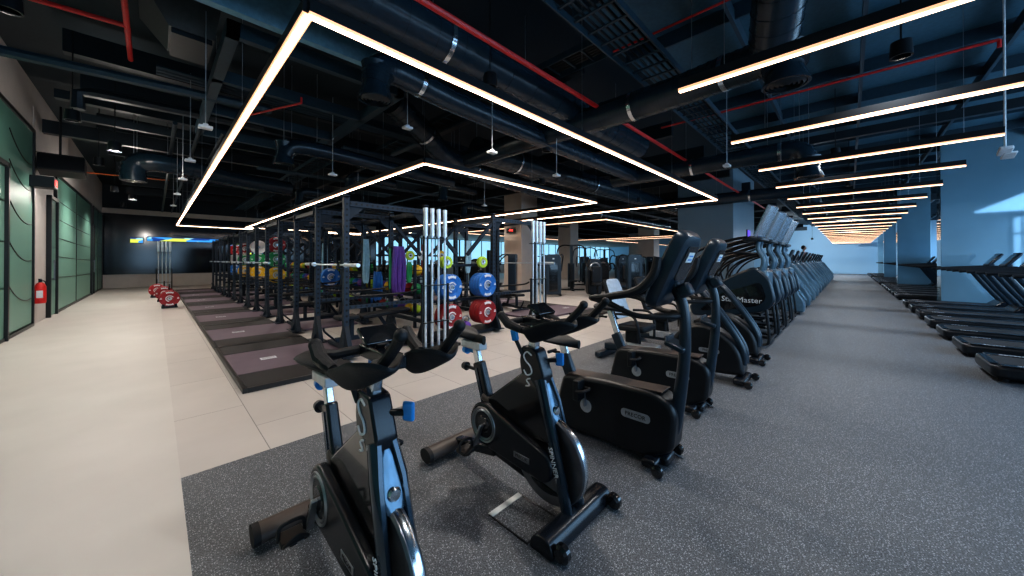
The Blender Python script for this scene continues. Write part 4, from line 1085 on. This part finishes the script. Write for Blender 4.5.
# small plates on far pegs
for k,(x,y,c) in enumerate(((3.95,7.0,'lime'),(4.2,6.9,'white'),(3.9,9.2,'lime'),(4.5,6.6,'yellow'))):
    SM[c]((x,y,1.5),['lime disc on a peg behind the first rack, left one','white disc on a peg behind the first rack','lime disc on a peg deeper between the racks','yellow disc on a peg beside the right rack row'][k])
for k,y in enumerate((6.6,6.95,9.2)):
    pass
t=thing('disc_rail','thin black peg rail between the rack rows at head height','rail',(4.2,7.05,1.5)); MB().cyl((-1.0,.0,0),(.5,0,0),.02).cyl((-.25,0,0),(-.25,-.1,0),.012).cyl((0,0,0),(0,-.2,0),.012).cyl((.3,0,0),(.3,-.5,0),.012).build('rail_tube','rack',t)
# red plate stands on the left aisle
def mk_cradle():
    t=thing('plate_cradle','x','plate stand'); MB().box((0,.1,.03),(.34,.5,.04)).box((-.13,.1,.08),(.05,.5,.08)).box((.13,.1,.08),(.05,.5,.08)).build('cradle_base','rack',t,bevel=.01)
    MB().rtube([(0,.36,.04),(0,.4,.5),(0,.4,.62),(0,.3,.66)],.018,6).build('pull_handle','black',t); return t
crad=Rep(mk_cradle)
for k,(x,y) in enumerate(((.30,14.3),(.22,16.6),(.05,18.6))):
    crad((x,y,0),'low plate cradle on the left aisle, %s'%(['nearest','middle','farthest'][k]),group='plate cradles on the left aisle')
    for i in range(4):
        PL['red']((x,y-.06+.09*i,.275),'red plate, %s of four in the %s cradle on the left aisle'%(['front','second','third','hindmost'][i],['nearest','middle','farthest'][k]),group='red plates in the aisle cradles')

# ------------------------------------------------------------------ weight machines in the middle distance
def mk_stack():
    t=thing('weight_machine','x','weight machine')
    MB().prism(rpoly([(-.3,.08),(.3,.08),(.3,1.5),(.22,1.62),(-.22,1.62),(-.3,1.5)],.06),-.14,.14,'y').build('stack_tower','navy',t,bevel=.02)
    MB().box((0,-.145,.75),(.32,.008,1.1)).build('stack_window','gloss',t)
    MB().box((0,-.146,1.45),(.07,.006,.05)).build('instruction_label','mark',t)
    MB().beam((-.3,0,.05),(-.3,1.1,.05),.07,.07).beam((.3,0,.05),(.3,1.1,.05),.07,.07).beam((-.4,1.1,.05),(.4,1.1,.05),.07,.07).beam((0,.6,.05),(0,.6,.45),.1,.1).build('base_frame','black',t,bevel=.01)
    MB().box((0,.62,.5),(.38,.4,.09)).build('seat','foam',t,bevel=.025)
    MB().box((0,.84,.85),(.34,.09,.62),Matrix.Rotation(-.15,3,'X')).build('backrest','foam',t,bevel=.03)
    for x in (-1,1): MB().rtube([(x*.2,.1,1.55),(x*.42,.3,1.6),(x*.45,.6,1.3),(x*.4,.55,.95)],.026,8).build('press_arm','black',t)
    return t
def mk_cable():
    t=thing('cable_machine','x','cable machine')
    MB().box((0,0,1.05),(.12,.14,2.1)).beam((-.6,0,.04),(.6,0,.04),.1,.07).beam((0,-.5,.04),(0,.6,.04),.1,.07).build('centre_column','black',t,bevel=.01)
    for x in (-1,1):
        MB().rtube([(0,0,2.05),(x*.35,0,2.08),(x*.6,0,1.95),(x*.68,0,1.6)],.03,8).build('curved_arm','black',t)
        MB().cyl((x*.68,0,1.6),(x*.68,0,1.0),.006,n=5).box((x*.68,0,.96),(.12,.03,.03)).build('cable_handle','steel',t)
    MB().box((0,.12,.7),(.3,.14,1.1)).build('weight_stack','navy',t,bevel=.015)
    MB().box((0,-.35,.45),(.3,.3,.08)).beam((0,-.35,.06),(0,-.35,.42),.07,.07).build('seat','foam',t,bevel=.02)
    return t
def mk_round():
    t=thing('plate_loaded_machine','x','weight machine')
    MB().prism(rpoly([(-.28,.05),(.28,.05),(.3,1.1),(.2,1.45),(-.2,1.45),(-.3,1.1)],.15,6),-.16,.16,'y').build('housing','black',t,bevel=.03)
    MB().lathe([(.16,-.01),(.2,-.02),(.22,0)],(0,-.17,1.1),(0,1,0),n=24).build('cam_ring','steel',t)
    MB().box((0,-.5,.5),(.42,.42,.1)).box((0,-.27,.85),(.36,.1,.6)).beam((0,-.5,.05),(0,-.5,.48),.12,.12).beam((-.4,-.6,.04),(.4,-.6,.04),.09,.07).beam((0,-.6,.04),(0,.3,.04),.12,.07).build('seat_unit','foam',t,bevel=.02)
    for x in (-1,1): MB().rtube([(x*.28,0,1.15),(x*.4,-.3,1.25),(x*.42,-.6,1.05),(x*.3,-.75,1.0)],.03,8).build('lever_arm','black',t)
    return t
ma=Rep(mk_stack); mc=Rep(mk_cable); mr=Rep(mk_round)
LOC=[(ma,10.7,8.2,.78,'tall slab machine tower standing right of the second barbell stand'),(mr,12.0,7.2,.9,'rounded machine behind the pale recumbent seat'),(mc,13.4,9.2,.78,'cable machine with two curved arms in mid-distance'),
 (mr,14.4,8.2,.8,'rounded black machine right of the curved-arm machine'),(ma,15.4,7.7,.7,'slab machine tower before the blue wall block'),(ma,9.3,9.0,2.2,'machine left of the tall slab tower'),(mr,8.6,10.2,.5,'rounded machine before the beige pillar'),(ma,13.4,6.2,.8,'slab machine nearest the stair climbers'),
 (mc,16.6,10.5,.78,'second curved-arm machine deeper in the room'),(mr,11.9,13.6,.8,'rounded machine beyond the beige pillar'),(ma,15.0,12.0,.9,'slab machine deeper behind the curved-arm machine'),(mr,17.4,8.2,.7,'rounded machine beside the blue block'),(mc,20.5,11.5,.78,'curved-arm machine near the far LED frame'),
 (ma,18.6,11.8,.7,'slab machine in the far machine group'),(mr,22.5,13.2,.8,'rounded machine near the far beige pillar'),(ma,24.8,11.0,.8,'slab machine far behind the pale seat'),(mr,27,12.5,.8,'farthest rounded machine before the far windows'),(ma,12.6,16.4,.8,'slab machine seen through the right racks'),(mr,9.8,14.4,.8,'rounded machine seen behind the right racks'),(mc,9.6,19.0,.7,'curved-arm machine seen far behind the racks'),(ma,28.5,16,.8,'slab machine before the far windows'),(mr,19.2,9.2,.8,'rounded machine in shadow by the blue block'),(ma,22.5,9.3,.7,'slab machine far right of the machine group')]
for rep,x,y,a,l in LOC: rep((x,y,0),l,rz=a-PI/2+.0)

# ------------------------------------------------------------------ added fill lamps that lift the room light, in black cans
def mk_can():
    t=thing('fill_lamp','x','light')
    MB().lathe([(.07,.16),(.08,.16),(.09,0),(.075,0),(.07,.12)],(0,0,0),n=18).build('lamp_can','black',t)
    MB().cyl((0,0,.16),(0,0,1.4),.008,n=6).build('drop_rod','black',t)
    return t
can=Rep(mk_can)
def spot(x,y,z,p,c,lab,size=150,rad=.06,kind='SPOT'):
    o=can((x,y,z),lab,group='black ceiling spotlights')
    l=bpy.data.lights.new('lamp',kind); l.energy=p; l.color=c; l.shadow_soft_size=rad
    if kind=='SPOT': l.spot_size=math.radians(size); l.spot_blend=.8
    q=bpy.data.objects.new('lamp',l); COL.objects.link(q); q.parent=o; q.location=(0,0,-.01 if kind=='SPOT' else -.08)
i=0
W=(1,.92,.84); Cc=(.86,.94,1)
for (x,y,p,c,w) in ((-.9,2.0,70,W,'over the near end of the left aisle'),(-.9,5.2,80,W,'over the left aisle, second away'),(-.9,8.6,85,W,'over the left aisle, third away'),(-.9,12.2,80,W,'over the left aisle, fourth away'),(-.9,16.5,85,W,'over the left aisle, fifth away'),(-.9,21.0,110,W,'over the left aisle, farthest'),
   (2.9,3.2,90,W,'over the tiles before the platform'),(5.4,4.3,100,W,'before the right rack row'),(7.6,6.2,100,W,'over the tiles right of the racks'),(9.6,7.4,120,W,'over the slab machine'),(12.5,5.6,120,W,'above the machine aisle'),(10.4,12.6,140,W,'beside the beige pillar'),(3.0,12.0,90,W,'in the middle of the racks'),(3.0,18.0,90,W,'deep in the racks'),(17,14,160,W,'over the far machine group'),(24,9,160,W,'by the far LED frame'),(33,10,200,W,'farthest one over the machines'),
   (2.0,.3,50,Cc,'over the spin bikes'),(5.5,-.4,130,Cc,'over the rubber aisle, near'),(9.8,0.2,190,Cc,'over the rubber aisle, second'),(14,0,190,Cc,'over the rubber aisle, third'),(20,0,230,Cc,'over the rubber aisle, fourth'),(28,0,280,Cc,'over the rubber aisle, fifth'),(38,0,300,Cc,'over the rubber aisle, sixth'),(44.5,0,300,Cc,'near the end wall')):
    spot(x,y,3.55,p,c,'added fill lamp in a black can '+w)
spot(43,2.5,3.3,650,(.72,.87,1),'added fill lamp in a black can washing the pale end wall',kind='POINT')
spot(-.5,9.2,3.3,55,W,'added fill lamp in a black can washing the upper left wall',kind='POINT')
spot(-.5,16.2,3.3,60,W,'added fill lamp in a black can washing the green glass panels',kind='POINT')

# ------------------------------------------------------------------ world, camera
w=bpy.data.worlds.new('World'); sc.world=w; w.use_nodes=True
w.node_tree.nodes['Background'].inputs[0].default_value=(.35,.55,.8,1); w.node_tree.nodes['Background'].inputs[1].default_value=.4
cd=bpy.data.cameras.new('Camera'); cam=bpy.data.objects.new('Camera',cd); COL.objects.link(cam); sc.camera=cam
cd.sensor_fit='HORIZONTAL'; cd.sensor_width=36; cd.lens=347/1024*36; cd.clip_start=.05; cd.clip_end=200
TILT=math.radians(0.3)
cam.location=(0,0,1.4); cam.rotation_euler=(PI/2+TILT,0,-math.radians(45.8))
cd.shift_y=-(28+347*math.tan(TILT))/1024
sc.view_settings.view_transform='Standard'; sc.view_settings.look='Medium High Contrast'; sc.view_settings.exposure=.1
cy=sc.cycles; cy.use_denoising=True; cy.max_bounces=6; cy.diffuse_bounces=3; cy.glossy_bounces=3; cy.sample_clamp_indirect=4; cy.caustics_reflective=False; cy.caustics_refractive=False; cy.use_light_tree=True
